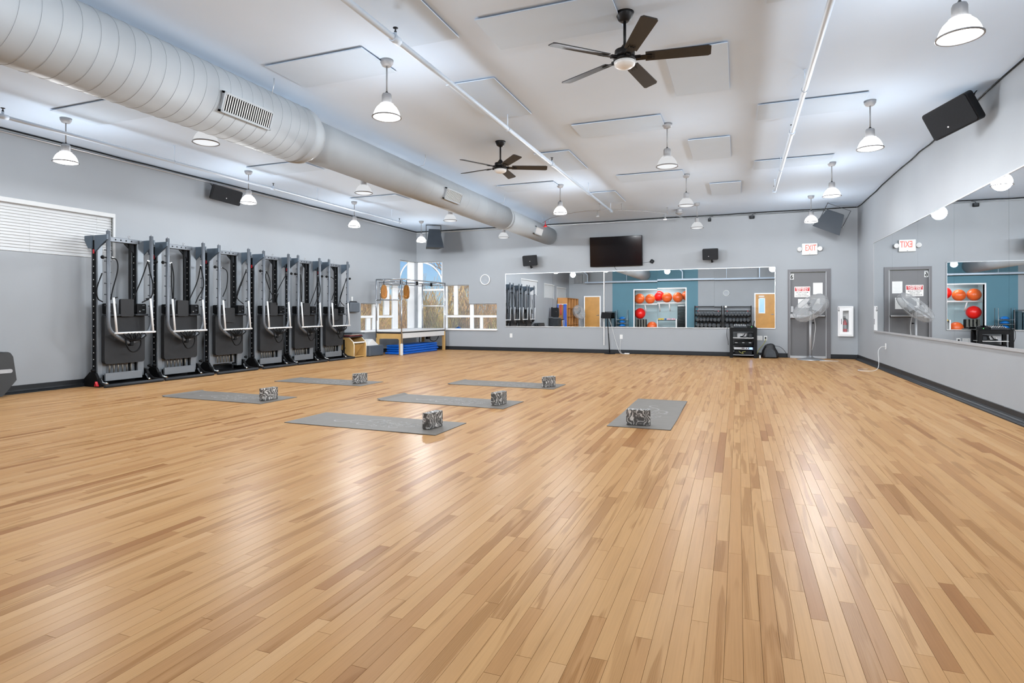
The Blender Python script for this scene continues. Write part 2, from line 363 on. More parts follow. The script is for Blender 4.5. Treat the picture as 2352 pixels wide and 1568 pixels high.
# ------------------------------------------------------------------ corner windows
win = bpy.data.objects.new('window_1', None); COL.objects.link(win); struct(win)
yf0, yf1 = YB+.07, YB+.13
def bar(parent, x0, x1, y0, y1, z0, z1, nm='mullion'): MB().box(x0, x1, y0, y1, z0, z1, bev=.006).build(nm, m_white, parent)
for x0, x1, z0, z1 in ((XL, -9.09, .64, 2.66), (-8.43, -8.36, 1.95, 2.66), (-8.36, -8.235, .64, 1.935), (-8.01, -7.885, 1.04, 1.935), (-7.475, -7.36, .64, 1.37), (-7.15, -7.06, .64, .96), (-6.60, -6.58, .64, 1.37)):
    bar(win, x0, x1, yf0, yf1, z0, z1)
for x0, x1, z0, z1 in ((XL, -8.36, 2.64, 2.66), (-9.09, -8.36, 1.775, 1.835), (-8.235, -7.475, .965, 1.03), (-7.36, -6.6, .965, 1.03), (-8.235, -7.475, 1.915, 1.935), (-7.36, -6.6, 1.35, 1.37)):
    bar(win, x0, x1, yf0+.005, yf1-.005, z0, z1, 'rail')
a = arc(-9.18, 1.92, .80, 4, 84, 16); MB().tube([(x, yf0+.02, z*1.0-.06) for x, z in a], .024, 8).build('arch_bar', m_white, win)
MB().box(XL, -6.56, YB-.045, YB+.2, .585, .635, bev=.008).build('window_sill', m_white, win)
for x0, x1, z0, z1 in ((-9.09, -8.36, 1.835, 2.64), (-9.09, -8.36, .64, 1.775), (-8.235, -8.01, 1.03, 1.915), (-7.885, -7.475, 1.03, 1.915), (-8.235, -7.475, .64, .965), (-7.36, -6.6, 1.03, 1.35), (-7.36, -7.15, .64, .965), (-7.06, -6.6, .64, .965)):
    MB().box(x0, x1, YB+.098, YB+.102, z0, z1).build('pane', m_glass, win)
win = bpy.data.objects.new('window_2', None); COL.objects.link(win); struct(win)
xf0, xf1 = XL-.13, XL-.07
for y0, y1, z0, z1 in ((15.52, YB, .64, 2.66), (14.66, 14.93, .64, 1.91), (14.93, 14.99, 1.93, 2.66), (14.21, 14.47, 1.04, 1.91), (13.66, 13.95, .64, 1.36), (13.37, 13.55, .64, .96), (13.0, 13.03, .64, 1.36)):
    bar(win, xf0, xf1, y0, y1, z0, z1)
for y0, y1, z0, z1 in ((14.93, YB, 2.64, 2.66), (14.99, 15.52, 1.775, 1.835), (13.95, 14.66, .965, 1.03), (13.03, 13.66, .965, 1.03), (13.95, 14.93, 1.89, 1.91), (13.0, 13.95, 1.34, 1.36)):
    bar(win, xf0+.005, xf1-.005, y0, y1, z0, z1, 'rail')
a = arc(15.80, 1.90, .80, 96, 172, 16); MB().tube([(xf0+.03, y, z-.06) for y, z in a], .024, 8).build('arch_bar', m_white, win)
MB().box(XL-.2, XL+.045, 12.97, YB-.05, .585, .635, bev=.008).build('window_sill', m_white, win)
for y0, y1, z0, z1 in ((14.99, 15.52, 1.835, 2.64), (14.93, 15.52, .64, 1.775), (14.47, 14.66, 1.03, 1.89), (13.95, 14.21, 1.03, 1.89), (13.95, 14.66, .64, .965), (13.03, 13.66, 1.03, 1.34), (13.03, 13.37, .64, .965), (13.55, 13.66, .64, .965)):
    MB().box(XL-.102, XL-.098, y0, y1, z0, z1).build('pane', m_glass, win)
# ------------------------------------------------------------------ blind windows of the left wall
m_slat = mat('white blind slat', 'b6b7b7', .5, var=.01)
for k, (y0, y1, z0, z1) in enumerate(BLINDS):
    win = bpy.data.objects.new('window_%d' % (k+3), None); COL.objects.link(win); struct(win)
    fr = MB()
    fr.box(XL-.2, XL-.14, y0, y0+.05, z0, z1).box(XL-.2, XL-.14, y1-.05, y1, z0, z1).box(XL-.2, XL-.14, y0, y1, z0, z0+.05).box(XL-.2, XL-.14, y0, y1, z1-.05, z1); fr.build('window_frame', m_white, win)
    MB().box(XL-.172, XL-.168, y0+.05, y1-.05, z0+.05, z1-.05).build('pane', m_glass, win)
    MB().box(XL-.07, XL+.012, y0+.005, y1-.005, z1-.07, z1-.002, bev=.005).build('head_rail', m_slat, win)
    MB().box(XL-.06, XL-.004, y0+.01, y1-.01, z0+.004, z0+.024, bev=.004).build('bottom_rail', m_slat, win)
    MB().box(XL-.02, XL+.010, y1-.03, y1+.006, z0-.012, z1, bev=.004).build('side_trim', m_slat, win)
    n = int((z1-z0-.085)/.042)+1; sm = MB().box(-.0275, .0275, y0+.012, y1-.032, -.0015, .0015).mesh('slat', m_slat)
    for i in range(n):
        o = bpy.data.objects.new('slat', sm); COL.objects.link(o); o.parent = win; o.location = (XL-.034, 0, z0+.045+i*.042); o.rotation_euler = (0, math.radians(74), 0)
    for yy in (y0+.25, (y0+y1)/2, y1-.28): MB().cyl((XL-.006, yy, z0+.02), (XL-.006, yy, z1-.06), .0015, 5).build('ladder_cord', m_slat, win)

# ================================================================== CEILING FITTINGS
def glow(name, es, tr):
    m = bpy.data.materials.new(name); m.use_nodes = True; t = m.node_tree; t.nodes.clear(); o = t.nodes.new('ShaderNodeOutputMaterial'); mx = t.nodes.new('ShaderNodeMixShader'); mx.inputs[0].default_value = 1-tr
    e = t.nodes.new('ShaderNodeEmission'); e.inputs[1].default_value = es/(1-tr); wv = t.nodes.new('ShaderNodeTexNoise'); wv.inputs['Scale'].default_value = 40; r = t.nodes.new('ShaderNodeValToRGB'); r.color_ramp.elements[0].color = (.93, .96, 1, 1); r.color_ramp.elements[1].color = (1, 1, 1, 1)
    t.links.new(wv.outputs['Fac'], r.inputs['Fac']); t.links.new(r.outputs['Color'], e.inputs[0]); tp = t.nodes.new('ShaderNodeBsdfTransparent'); t.links.new(tp.outputs[0], mx.inputs[1]); t.links.new(e.outputs[0], mx.inputs[2]); t.links.new(mx.outputs[0], o.inputs[0]); return m
m_shade = glow('glowing prismatic shade', 2.2, .66)
m_lens = glow('glowing lamp lens', 2.2, .8)
m_shadeoff = glow('dimmed frosted shade', .40, .5)  # pale glow put into the glass of lamps that are off
m_lensoff = glow('dimmed lamp lens', .52, .5)
m_alu = mat('grey lamp housing', '9a9b9d', .5, metal=.3, var=.03)
m_rim = mat('grey lamp rim', '8f9092', .4, metal=.5, var=.03)
def pendant(lit):
    r = thing('pendant_lamp', '-', 'lamp')
    MB().lathe([(.03, -.062), (.045, -.058), (.062, -.03), (.066, 0)], n=24).build('canopy', m_alu, r)
    MB().cyl((0, 0, -.058), (0, 0, -.325), .0075, 8).build('rod', m_alu, r)
    MB().lathe([(.014, -.318), (.02, -.332), (.008, -.31)][::-1], n=12).build('rod_joint', m_dgrey, r)
    MB().lathe([(.05, -.445), (.0485, -.35), (.042, -.334), (.02, -.33)], n=20).build('housing', m_alu, r)
    # fluted dome
    pr = [(.133, -.562), (.128, -.535), (.117, -.505), (.100, -.475), (.078, -.452), (.066, -.446), (.066, -.436), (.052, -.434)]
    MB().lathe(pr, n=40, close=False).build('shade', m_shade if lit else m_shadeoff, r)
    rm = MB(); rm.tube([(.139*math.cos(2*PI*i/32), .139*math.sin(2*PI*i/32), -.564) for i in range(32)], .0075, 6, closed=True); rm.build('rim', m_rim, r)
    MB().lathe([(.02, -.585), (.07, -.581), (.11, -.573), (.132, -.562)], n=32).build('lens', m_lens if lit else m_lensoff, r)
    return r
BULB = bpy.data.lights.new('bulb', 'POINT'); BULB.energy = LAMP_W; BULB.shadow_soft_size = .13; BULB.color = (.93, .975, 1.02); BULB.use_nodes = True
_t = BULB.node_tree; _e = next(n for n in _t.nodes if n.type == 'EMISSION'); _lf = _t.nodes.new('ShaderNodeLightFalloff'); _lf.inputs['Strength'].default_value = 1.0   # linear falloff, softens hot spots on nearby walls and ceiling
_t.links.new(_lf.outputs['Linear'], _e.inputs['Strength'])
OFF_FILL = BULB.copy(); OFF_FILL.energy = LAMP_W*.5  # fill light added in the unlit pendants to even out the ceiling
P_ON, P_OFF = pendant(True), pendant(False); used = {}
def put_lamp(x, y, lit, label, grp):
    src = P_ON if lit else P_OFF
    o = src if not used.get(lit) else copy_tree(src); used[lit] = 1
    o.location = (x, y, HC); tag(o, label, 'lamp', grp)
    if 1:
        lo = bpy.data.objects.new('bulb', BULB if lit else OFF_FILL); COL.objects.link(lo); lo.parent = o; lo.location = (0, 0, -.515)  # unlit pendants carry the added fill in place of a bulb
ROWS = [(-8.06, 'by the windowed left wall', 1), (-5.65, 'behind the white air duct', 0), (-3.25, 'just right of the duct', 1), (-.88, 'in the big fan row', 0), (1.455, 'beside the mirrored right wall', 1)]
NTH = ['above the picture edge', 'nearest the camera', 'second from the camera', 'third from the camera', 'farthest from the camera']
for ri, (x, rw, lit) in enumerate(ROWS):
    for k, y in enumerate((1.95, 5.0, 8.02, 11.08, 14.08)):
        if (ri, k) in ((3, 1), (2, 2), (2, 4), (1, 0), (3, 0)): continue
        put_lamp(x, y, lit, '%s pendant lamp %s, %s' % ('lit white dome' if lit else 'dimmed frosted', rw, NTH[k]), 'dome pendant lamps under the ceiling')

m_fan = mat('black fan metal', '161618', .45, spec=.3, var=.08)
m_blade = mat('charcoal fan blade', '2a2e33', .5, var=.08)
m_blade2 = mat('charcoal blade slots', '151516', .6)
def ceiling_fan(x, y, a0, label):
    r = thing('ceiling_fan', label, 'ceiling fan', (x, y, HC), 0, 'black five-blade ceiling fans')
    MB().lathe([(.03, -.075), (.052, -.06), (.070, -.02), (.078, 0)], n=24).build('canopy', m_fan, r)
    MB().cyl((0, 0, -.07), (0, 0, -.29), .0125, 10).build('downrod', m_fan, r)
    MB().lathe([(.082, -.375), (.085, -.35), (.083, -.315), (.045, -.305), (.022, -.27), (.013, -.262)], n=28).build('motor_housing', m_fan, r)
    MB().lathe([(.055, -.41), (.092, -.408), (.094, -.385), (.06, -.375)], n=28).build('switch_ring', m_fan, r)
    MB().lathe([(.02, -.462), (.06, -.455), (.084, -.438), (.09, -.41)], n=28).build('light_lens', mat('frosted fan lens', 'dcdcda', .3, var=.01, emis='ffffff', es=.12), r)
    for k in range(5):
        a = math.radians(a0+72*k); M = Matrix.Rotation(a, 4, 'Z') @ Matrix.Translation((0, 0, -.378)) @ Matrix.Rotation(math.radians(-13), 4, 'X')
        out = [(.17, -.055), (.66, -.066), (.685, -.05), (.69, .05), (.67, .064), (.17, .055)]
        bl = MB().prism(out, -.004, .004, 'z', M).build('blade', m_blade, r)
        br = MB(); br.box(.06, .22, -.03, .03, -.010, -.005, M=M); br.box(.06, .13, -.016, .016, -.02, .01, M=M); br.build('blade_iron', m_fan, bl)
        sl = MB()
        for j in (-.022, 0, .022): sl.box(.185, .245, j-.004, j+.004, -.0125, -.0101, M=M)
        sl.build('iron_slots', m_blade2, bl)
    return r
ceiling_fan(-.885, 4.93, 7.5, 'large black ceiling fan with five blades, closest to the camera')
ceiling_fan(-3.245, 7.97, 24.5, 'small-looking black ceiling fan beside the air duct, farther from the camera')

# ------------------------------------------------------------------ air duct
DX, DZ = -4.89, 3.215
duct = thing('air_duct', 'thick white round air duct running the length of the ceiling', 'air duct', (DX, YB-.25, DZ))
def dsec(name, y0, y1, r0, step, ridge, taper=False):
    M = Matrix.Rotation(-PI/2, 4, 'X'); n = max(1, int((y1-y0)/step))
    so = MB().lathe([(r0, y0-(YB-.25)), (r0, y1-(YB-.25))], n=64, M=M).build(name, m_ductp, duct)
    sr = MB().tube([(r0*math.cos(a), .03*math.sin(a), r0*math.sin(a)) for a in [2*PI*k/64 for k in range(64)]], ridge, 4, closed=True).mesh('seam_ring', m_ductp)
    for i in range(1, n):
        o = bpy.data.objects.new('seam_ring', sr); COL.objects.link(o); o.parent = so; o.location = (0, y0+(y1-y0)*i/n-(YB-.25)+.012, 0)
dsec('duct_section', YR, 5.55, .328, .135, .0025)
MB().lathe([(.328, 5.55-YB+.25), (.336, 5.60-YB+.25), (.325, 5.68-YB+.25), (.262, 5.80-YB+.25)], n=56, M=Matrix.Rotation(-PI/2, 4, 'X')).build('duct_reducer', m_ductp, duct)
dsec('duct_section', 5.8, 12.1, .258, .45, .0015)
MB().lathe([(.258, 12.1-YB+.25), (.264, 12.15-YB+.25), (.24, 12.28-YB+.25)], n=56, M=Matrix.Rotation(-PI/2, 4, 'X')).build('duct_reducer', m_ductp, duct)
dsec('duct_section', 12.28, 15.55, .238, .9, .001)
MB().lathe([(.238, -.066), (.236, -.03), (.222, -.008), (.19, 0)], n=56, M=Matrix.Rotation(-PI/2, 4, 'X')).build('end_cap', m_ductp, duct)
for y0, y1, R in ((4.22, 4.86, .328), (8.90, 9.52, .258), (13.68, 14.25, .238)):
    th = math.radians(-18); n_ = Vector((math.cos(th), 0, math.sin(th))); t_ = Vector((-math.sin(th), 0, math.cos(th)))
    M = Matrix.Translation(Vector((0, (y0+y1)/2-(YB-.25), 0))+n_*(R-.035)) @ Matrix(((0, t_.x, n_.x, 0), (1, 0, 0, 0), (0, t_.z, n_.z, 0), (0, 0, 0, 1)))
    L = (y1-y0)/2; hh = .098; v = MB()
    v.box(-L, L, hh-.02, hh, -.06, .06, M=M).box(-L, L, -hh, -hh+.02, -.06, .06, M=M).box(-L, -L+.02, -hh, hh, -.06, .06, M=M).box(L-.02, L, -hh, hh, -.06, .06, M=M)
    vo = v.build('vent', m_ductp, duct); MB().box(-L+.02, L-.02, -hh+.02, hh-.02, .040, .046, M=M).build('vent_backing', m_blk, vo)
    ns = 22; mesh = MB().box(-.0045, .0045, -hh+.02, hh-.02, -.003, .003).mesh('louvre', m_white)
    for i in range(ns):
        o = bpy.data.objects.new('louvre', mesh); COL.objects.link(o); o.parent = vo; o.matrix_local = M @ Matrix.Translation((-L+.02+(2*L-.04)*(i+.5)/ns, 0, .053)) @ Matrix.Rotation(.35, 4, 'Y')
for y in (1.2, 4.95, 8.2, 11.6, 14.8):
    MB().tube([(0, y-(YB-.25), .2), (.24, y-(YB-.25), .22), (.27, y-(YB-.25), .33), (.27, y-(YB-.25), HC-DZ)], .004, 5).build('hanger_wire', m_galv, duct)

# ------------------------------------------------------------------ sprinkler pipes
m_pipe = mat('white painted pipe', 'cddcec', .5, var=.02)
def sprinkler_pipe(x, y0, y1, rad, heads, hang, label):
    z = 3.353 if x < -5 else 3.40; r = thing('sprinkler_pipe', label, 'pipe', (x, y1, z), 0, 'sprinkler pipes under the ceiling')
    MB().cyl((0, y0-y1, 0), (0, 0, 0), rad, 14).build('pipe', m_pipe, r)
    for y in heads:
        MB().cyl((0, y-y1-.05, 0), (0, y-y1+.05, 0), rad*1.35, 14).cyl((0, y-y1, 0), (0, y-y1, .055), .014, 8).build('pipe_tee', m_pipe, r)
        MB().lathe([(.008, .055), (.012, .065), (.006, .075), (.006, .09), (.022, .094), (.022, .098)], (0, y-y1, 0), n=12).build('sprinkler_head', m_dgrey, r)
    for y in hang:
        MB().cyl((0, y-y1, rad), (0, y-y1, HC-z), .005, 6).tube([(0+rad*1.1*math.cos(a), y-y1, rad*1.1*math.sin(a)) for a in [2*PI*i/14 for i in range(14)]], .004, 5, closed=True).lathe([(.016, HC-z-.008), (.016, HC-z)], (0, y-y1, 0), n=10).build('pipe_hanger', m_pipe, r)
sprinkler_pipe(-7.86, -1.0, 12.7, .022, (4.2, 8.4, 12.65), (1.5, 6.4, 9.6, 12.3), 'thin white sprinkler pipe hung beside the windowed left wall')
sprinkler_pipe(-2.69, -1.45, 13.35, .027, (4.27, 8.72), (2.2, 6.85, 11.1, 13.2), 'white sprinkler pipe running down the middle of the ceiling')
sprinkler_pipe(.64, -1.45, 12.3, .027, (3.9, 8.3, 12.2), (2.2, 6.75, 10.4, 12.1), 'white sprinkler pipe hung near the mirrored right wall')
r = thing('sprinkler_main', 'large white sprinkler main along the rear wall, seen in the back mirror', 'pipe', (-8.2, -1.15, 2.83))
MB().cyl((0, 0, 0), (10.4, 0, 0), .05, 16).build('pipe', m_pipe, r)
for i, x in enumerate((.15, 2.4, 5.4, 7.6, 9.2)):
    MB().tube([(x-.3, -.03, .71), (x-.02, -.03, .45), (x, 0, .38), (x, 0, 0)] if i in (0, 2) else [(x, 0, .71), (x, 0, 0)], .03 if i % 2 == 0 else .012, 10).build('pipe_riser', m_pipe, r)

# ------------------------------------------------------------------ curved spotlight track
zt = 3.45; pts = [(-4.78, 14.66), (-4.4, 14.06), (-3.97, 13.67), (-3.46, 13.36), (-3.02, 13.32), (-2.66, 13.41), (-2.03, 13.84), (-1.58, 14.4), (-1.35, 14.9), (-1.2, 15.35)]
tr = thing('track_light', 'curved track light with small spot heads before the television wall', 'track light', (-3.02, 13.32, HC))
loc = lambda x, y, z: (x+3.02, y-13.32, z-HC)
MB().tube(spline([loc(x, y, zt) for x, y in pts], 5), .008, 6).build('rail', m_alu, tr)
for x, y in (pts[0], (-2.97, 13.32), (-2.5, 13.5), (-1.58, 14.4)): MB().cyl(loc(x, y, zt), loc(x, y, HC), .005, 6).lathe([(.018, -.01), (.018, 0)], loc(x, y, HC), n=10).build('standoff', m_alu, tr)
m_spotr = mat('red spot glow', 'e03030', .4, emis='ff2a2a', es=1.5); m_spotw = mat('bright spot glow', 'ffffff', .4, emis='fff0f0', es=6)
for (x, y), mm, ml in (((-4.62, 14.40), m_red, m_spotr), ((-3.02, 13.33), m_alu, m_shadeoff), ((-1.62, 14.33), m_alu, m_spotw)):
    h = MB().lathe([(.045, -.14), (.036, -.115), (.014, -.095), (.008, -.05), (.008, 0)], loc(x, y, zt), n=16).build('spot_head', mm, tr)
    MB().lathe([(.01, -.148), (.04, -.142), (.042, -.138)], loc(x, y, zt), n=16).build('spot_lens', ml, h)
MB().lathe([(.03, -.14), (.085, -.10), (.095, -.085), (.075, -.07), (.07, -.03), (.078, -.02), (.07, 0)], loc(-1.33, 14.75, HC), n=24).build('transformer', m_alu, tr)

# ------------------------------------------------------------------ conduit and cables along the wall tops
tag(MB().tube([(XL+.02, YR, 3.545), (XL+.02, YB-.05, 3.545), (XL+.05, YB-.02, 3.545), (1.95, YB-.02, 3.545)], .013, 8).build('conduit', m_galv), 'thin silver conduit following the tops of the left and back walls', 'conduit')
def wavy(a, b_, n, off, dip):
    A, B = Vector(a), Vector(b_); return [A.lerp(B, i/n)+Vector((0, 0, -dip*abs(math.sin(i*1.9+off))*(.5+.5*math.sin(i*.7)))) for i in range(n+1)]
cb = wavy((XL+.03, YR, 3.59), (XL+.03, YB-.05, 3.585), 40, 0, .012)+wavy((XL+.1, YB-.03, 3.585), (XR-.03, YB-.03, 3.585), 40, 1, .010)
tag(MB().tube(cb, .011, 6).build('cable', m_blk), 'black cable bundle along the ceiling edge of left and back walls', 'cable')
cb = wavy((XR-.02, YB-.04, 3.575), (XR-.02, YR, 3.585), 34, 0, .035)
tag(MB().tube(cb, .009, 6).build('cable', m_blk), 'black cable drooping along the ceiling edge above the right mirror', 'cable')

# ------------------------------------------------------------------ loudspeakers
m_spk = mat('black speaker cabinet', '1b1c1e', .5, var=.08, spec=.2); m_grill = mat('charcoal speaker grille', '252628', .8, spec=.15, var=.06, scale=60, bump=.2); m_spkb = mat('slate speaker cabinet', '2a3037', .5, spec=.25, var=.06)
def speaker(name, label, w, h, d, taper, loc, rot, dot=(0, -.2), body=None, yoke=None, grp='loudspeakers on walls and ceiling'):
    """front face towards -y"""
    r = thing(name, label, 'speaker', loc, 0, grp); r.rotation_euler = rot
    fr = rrect(w, h, min(w, h)*.10); md = rrect(w*1.02, h*1.02, min(w, h)*.10); bk = rrect(w*taper, h*(.5+.5*taper), min(w, h)*.12); n = len(fr)
    vs = [(x, -d/2, z) for x, z in fr]+[(x, -d/2+d*.35, z) for x, z in md]+[(x, d/2, z) for x, z in bk]
    b = MB(); b.add(vs, [tuple(range(n-1, -1, -1)), tuple(range(2*n, 3*n))]+[(l*n+i, l*n+(i+1) % n, l*n+n+(i+1) % n, l*n+n+i) for l in (0, 1) for i in range(n)]); b.build('cabinet', body or m_spk, r)
    MB().prism(rrect(w*.95, h*.93, min(w, h)*.08), -d/2-.012, -d/2+.001, 'y').build('grille', m_grill, r)
    MB().lathe([(.009, 0), (.009, .003)], (w*dot[0], -d/2-.012, h*dot[1]), n=10, M=Matrix.Rotation(PI/2, 4, 'X')).build('badge', m_whiteplastic, r)
    return r
def bracket(sp, pts, rad=.012): MB().tube(pts, rad, 6).build('bracket', m_blkm, sp)
s = speaker('wall_speaker', 'black loudspeaker high on the left wall above the reformer towers', .52, .27, .26, .6, (XL+.22, 8.42, 3.33), (math.radians(14), math.radians(9), math.radians(64)))
bracket(s, [(-.1, .12, 0), (-.16, .26, .03)]); MB().tube(spline([(-.12, .13, .05), (-.22, .16, .1), (-.26, .2, .2), (-.2, .22, .25)]), .006, 5).build('speaker_wire', m_blk, s)
s = speaker('wall_speaker', 'small black loudspeaker on the back wall between duct end and television', .40, .29, .24, .62, (-5.46, YB-.22, 2.575), (math.radians(10), math.radians(-3), math.radians(8)), dot=(.02, -.05)); bracket(s, [(0, -.02, -.14), (0, .0, -.21), (0, .2, -.21)], .02)
s = speaker('wall_speaker', 'small black loudspeaker on the back wall right of the television', .37, .28, .24, .65, (-.655, YB-.22, 2.575), (math.radians(8), 0, math.radians(-3)), dot=(-.1, -.17)); bracket(s, [(.03, -.02, -.13), (.03, 0, -.20), (.03, .2, -.2)], .02)
s = speaker('wall_speaker', 'large black loudspeaker under the ceiling on the mirrored right wall', .52, .34, .30, .6, (XR-.28, 8.12, 3.37), (math.radians(24), math.radians(-12), math.radians(-52)), dot=(-.1, -.25))
bracket(s, [(.08, .14, .06), (.1, .26, .12)]); MB().tube(spline([(.12, .14, .1), (.2, .2, .16), (.16, .24, .26), (.26, .2, .3)]), .006, 5).build('speaker_wire', m_blk, s)
def hung(label, loc, rot, w, h, d):
    r = thing('hanging_speaker', label, 'speaker', loc, 0, 'large yoke-mounted speakers in the far corners'); r.rotation_euler = rot
    out = [(-w/2, -d/2), (w/2, -d/2), (w*.36, d/2), (-w*.36, d/2)]
    b = MB(); top = .62
    b.add([(x*(top), y*top, h/2) for x, y in out]+[(x, y, -h/2) for x, y in out], [(0, 1, 2, 3), (7, 6, 5, 4)]+[(i, 4+i, 4+(i+1) % 4, (i+1) % 4) for i in range(4)]); b.build('cabinet', m_spkb, r)
    yk = MB()
    for sx in (-1, 1): yk.box(sx*w*.42-.004, sx*w*.42+.004, -.03, .03, -.06, h/2+.13)
    yk.box(-w*.43, w*.43, -.03, .03, h/2+.12, h/2+.13); yk.build('yoke', m_dgrey, r)
    for sx in (-1, 1): MB().lathe([(.014, 0), (.014, .012)], (sx*w*.43, 0, -.03), n=10, M=Matrix.Rotation(sx*PI/2, 4, 'Y')).build('yoke_bolt', m_whiteplastic, r)
    return r
hung('large slate loudspeaker hung from the ceiling in the far window corner', (-8.05, 14.75, 3.19), (0, 0, math.radians(38)), .50, .52, .50)
s = hung('large slate loudspeaker tilted on its yoke in the corner above the exit door', (1.98, 15.1, 3.17), (math.radians(8), math.radians(26), math.radians(-10)), .60, .44, .44)
for x, z, w_, h_, lb in ((-.685, 3.475, .075, .10, 'small upright black junction box on the back wall right of the track light'), (.315, 3.485, .12, .10, 'wide black junction box on the back wall nearer the exit corner')):
    r = thing('junction_box', lb, 'box', (x, YB, z)); MB().box(-w_/2, w_/2, -.06, -.034, -h_/2, h_/2-.02, bev=.006).build('box_body', m_blk, r); MB().box(-w_*.3, w_*.3, -.064, -.0595, -h_*.3, h_*.3).build('cover', m_dgrey, r)
    MB().tube(spline([(0, -.05, h_/2-.02), (.02, -.06, h_/2+.01), (.09, -.06, .075)]), .006, 5).build('lead', m_blk, r)

# ================================================================== BACK WALL
def mirror_set(name, label, panels, axis):
    """panels: list of (u0,u1,z0,z1,tilt) in wall units"""
    r = thing(name, label, 'mirror')
    if axis == 'y':
        u0, u1 = panels[0][0], panels[-1][1]; r.location = ((u0+u1)/2, YB, panels[0][2])
        for a, b_, z0, z1, tx, tz in panels: MB().box(-(b_-a)/2+.001, (b_-a)/2-.001, -.003, .003, 0, z1-z0).build('mirror_panel', m_mirror, r, ((a+b_)/2-(u0+u1)/2, -.012, 0), (tx, 0, tz))
        L = (u1-u0)/2; z = panels[0][3]-panels[0][2]
        MB().box(-L-.008, L+.008, -.022, -.001, -.012, .004).box(-L-.008, L+.008, -.020, -.001, z-.003, z+.010).box(-L-.008, -L+.002, -.02, -.001, -.01, z+.01).box(L-.002, L+.010, -.02, -.001, -.01, z+.01).build('channel', m_galv, r)
    else:
        u0, u1 = panels[0][0], panels[-1][1]; r.location = (XR, (u0+u1)/2, panels[0][2])
        for a, b_, z0, z1, tx, tz in panels: MB().box(-.003, .003, -(b_-a)/2+.0012, (b_-a)/2-.0012, 0, z1-z0).build('mirror_panel', m_mirror, r, (-.012, (a+b_)/2-(u0+u1)/2, 0), (0, tx, tz))
        L = (u1-u0)/2; z = panels[0][3]-panels[0][2]
        MB().box(-.024, -.001, -L-.008, L+.008, -.03, .003).box(-.02, -.001, -L-.008, L+.008, z-.003, z+.01).box(-.02, -.001, L-.002, L+.008, -.01, z+.01).build('channel', m_alu, r)
    return r
xs = [-6.292, -4.869, -3.41, -1.995, -.572, .839]
mirror_set('wall_mirror', 'long low mirror of five panels on the back wall', [(xs[i], xs[i+1], .715, 2.222, (.0006, -.0004, .0, .0016, .0012)[i], (.0004, -.0006, 0, .0005, -.0004)[i]) for i in range(5)], 'y')
ys = [2.7, 4.3, 5.9, 7.51, 9.165, 10.82, 12.44, 14.01]
mirror_set('wall_mirror', 'tall panelled mirror covering most of the right wall', [(ys[i], ys[i+1], .735, 2.53, 0, 0) for i in range(7)], 'x')

tag(MB().box(-.012, .012, -.045, -.024, 0, 2.0, bev=.003).build('cable_raceway', m_whiteplastic, loc=(-3.41, YB, .22)), 'thin white cable raceway running up over the back mirror joint', 'cable cover')
tv = thing('television', 'flat dark television mounted high on the back wall', 'television', (-3.075, YB-.10, 2.75)); tv.rotation_euler = (math.radians(5), 0, 0)
MB().box(-.705, .705, -.02, .03, -.40, .40, bev=.008).build('bezel', m_blk, tv)
m_screen = mat('dark glossy screen', '120b0b', .10, var=.2, scale=1.5, spec=.25); MB().box(-.692, .692, -.0225, -.0195, -.385, .39).build('screen', m_screen, tv)
MB().box(-.2, .2, .03, .09, -.15, .15).build('wall_mount', m_blkm, tv)
MB().tube(spline([(-.05, .04, -.38), (-.03, .055, -.46), (.03, .06, -.52)]), .004, 5).build('power_cord', m_blk, tv)
pk = thing('sensor_puck', 'small black square sensor on the wall beside the television', 'sensor', (-2.13, YB, 2.457))
MB().prism(rrect(.10, .10, .03), -.025, -.001, 'y', Matrix.Rotation(.6, 4, 'Y')).build('puck_body', m_blk, pk); MB().prism(rrect(.03, .03, .01), -.027, -.024, 'y').build('puck_face', m_dgrey, pk)
MB().tube([(-.04, -.006, -.012), (-.24, -.006, -.03)], .0035, 5).build('puck_wire', m_blk, pk)

# ring opens away from the wall: profile runs along -y
def ring_clock(label, loc, flip=False):
    s = 1 if flip else -1; r = thing('wall_clock', label, 'clock', loc)
    M = Matrix(((1, 0, 0, 0), (0, 0, s, 0), (0, 1, 0, 0), (0, 0, 0, 1)))
    MB().lathe([(.155, .001), (.158, .03), (.150, .042), (.135, .038), (.134, .012)], n=40, M=M, close=False).build('clock_ring', m_whiteplastic, r)
    MB().lathe([(.136, .002), (.136, .014)], n=40, M=M).build('clock_face', mat('pale grey clock face', '8a8f94', .3), r)
    for a, l in ((2.2, .09), (2.05, .06)): MB().box(-.003, .003, .0145*s-.001, .0145*s+.001, 0, l, M=Matrix.Rotation(a, 4, 'Y')).build('clock_hand', m_greyink, r)
ring_clock('round white-rimmed clock on the back wall beside the windows', (-6.94, YB, 2.075))

m_slot = mat('outlet slots', '3a3a3c', .6)
def outlet(label, loc, rz=0, double=False, slots=True):
    r = thing('wall_outlet', label, 'outlet', loc, rz); w_ = .075 if double else .038
    MB().box(-w_, w_, -.007, -.001, -.058, .058, bev=.003).build('cover_plate', m_whiteplastic, r)
    for cx in ((-.038, .038) if double else (0,)):
        for cz in (-.022, .022):
            f = MB().prism(rrect(.03, .03, .008, cx=cx, cy=cz), -.010, -.006, 'y').build('receptacle', m_whiteplastic, r)
            if slots: MB().box(cx-.008, cx-.005, -.0106, -.0098, cz-.006, cz+.006).box(cx+.005, cx+.008, -.0106, -.0098, cz-.006, cz+.006).build('slots', m_slot, f)
    return r
outlet('white wall outlet under the window end of the back mirror', (-6.13, YB, .448))
outlet('white wall outlet right of the tablet stand', (-2.948, YB, .454))
outlet('wide double wall outlet just right of the stereo cart', (.478, YB, .468), double=True)
outlet('white wall outlet with a plug above the black bag', (.625, YB, .468))
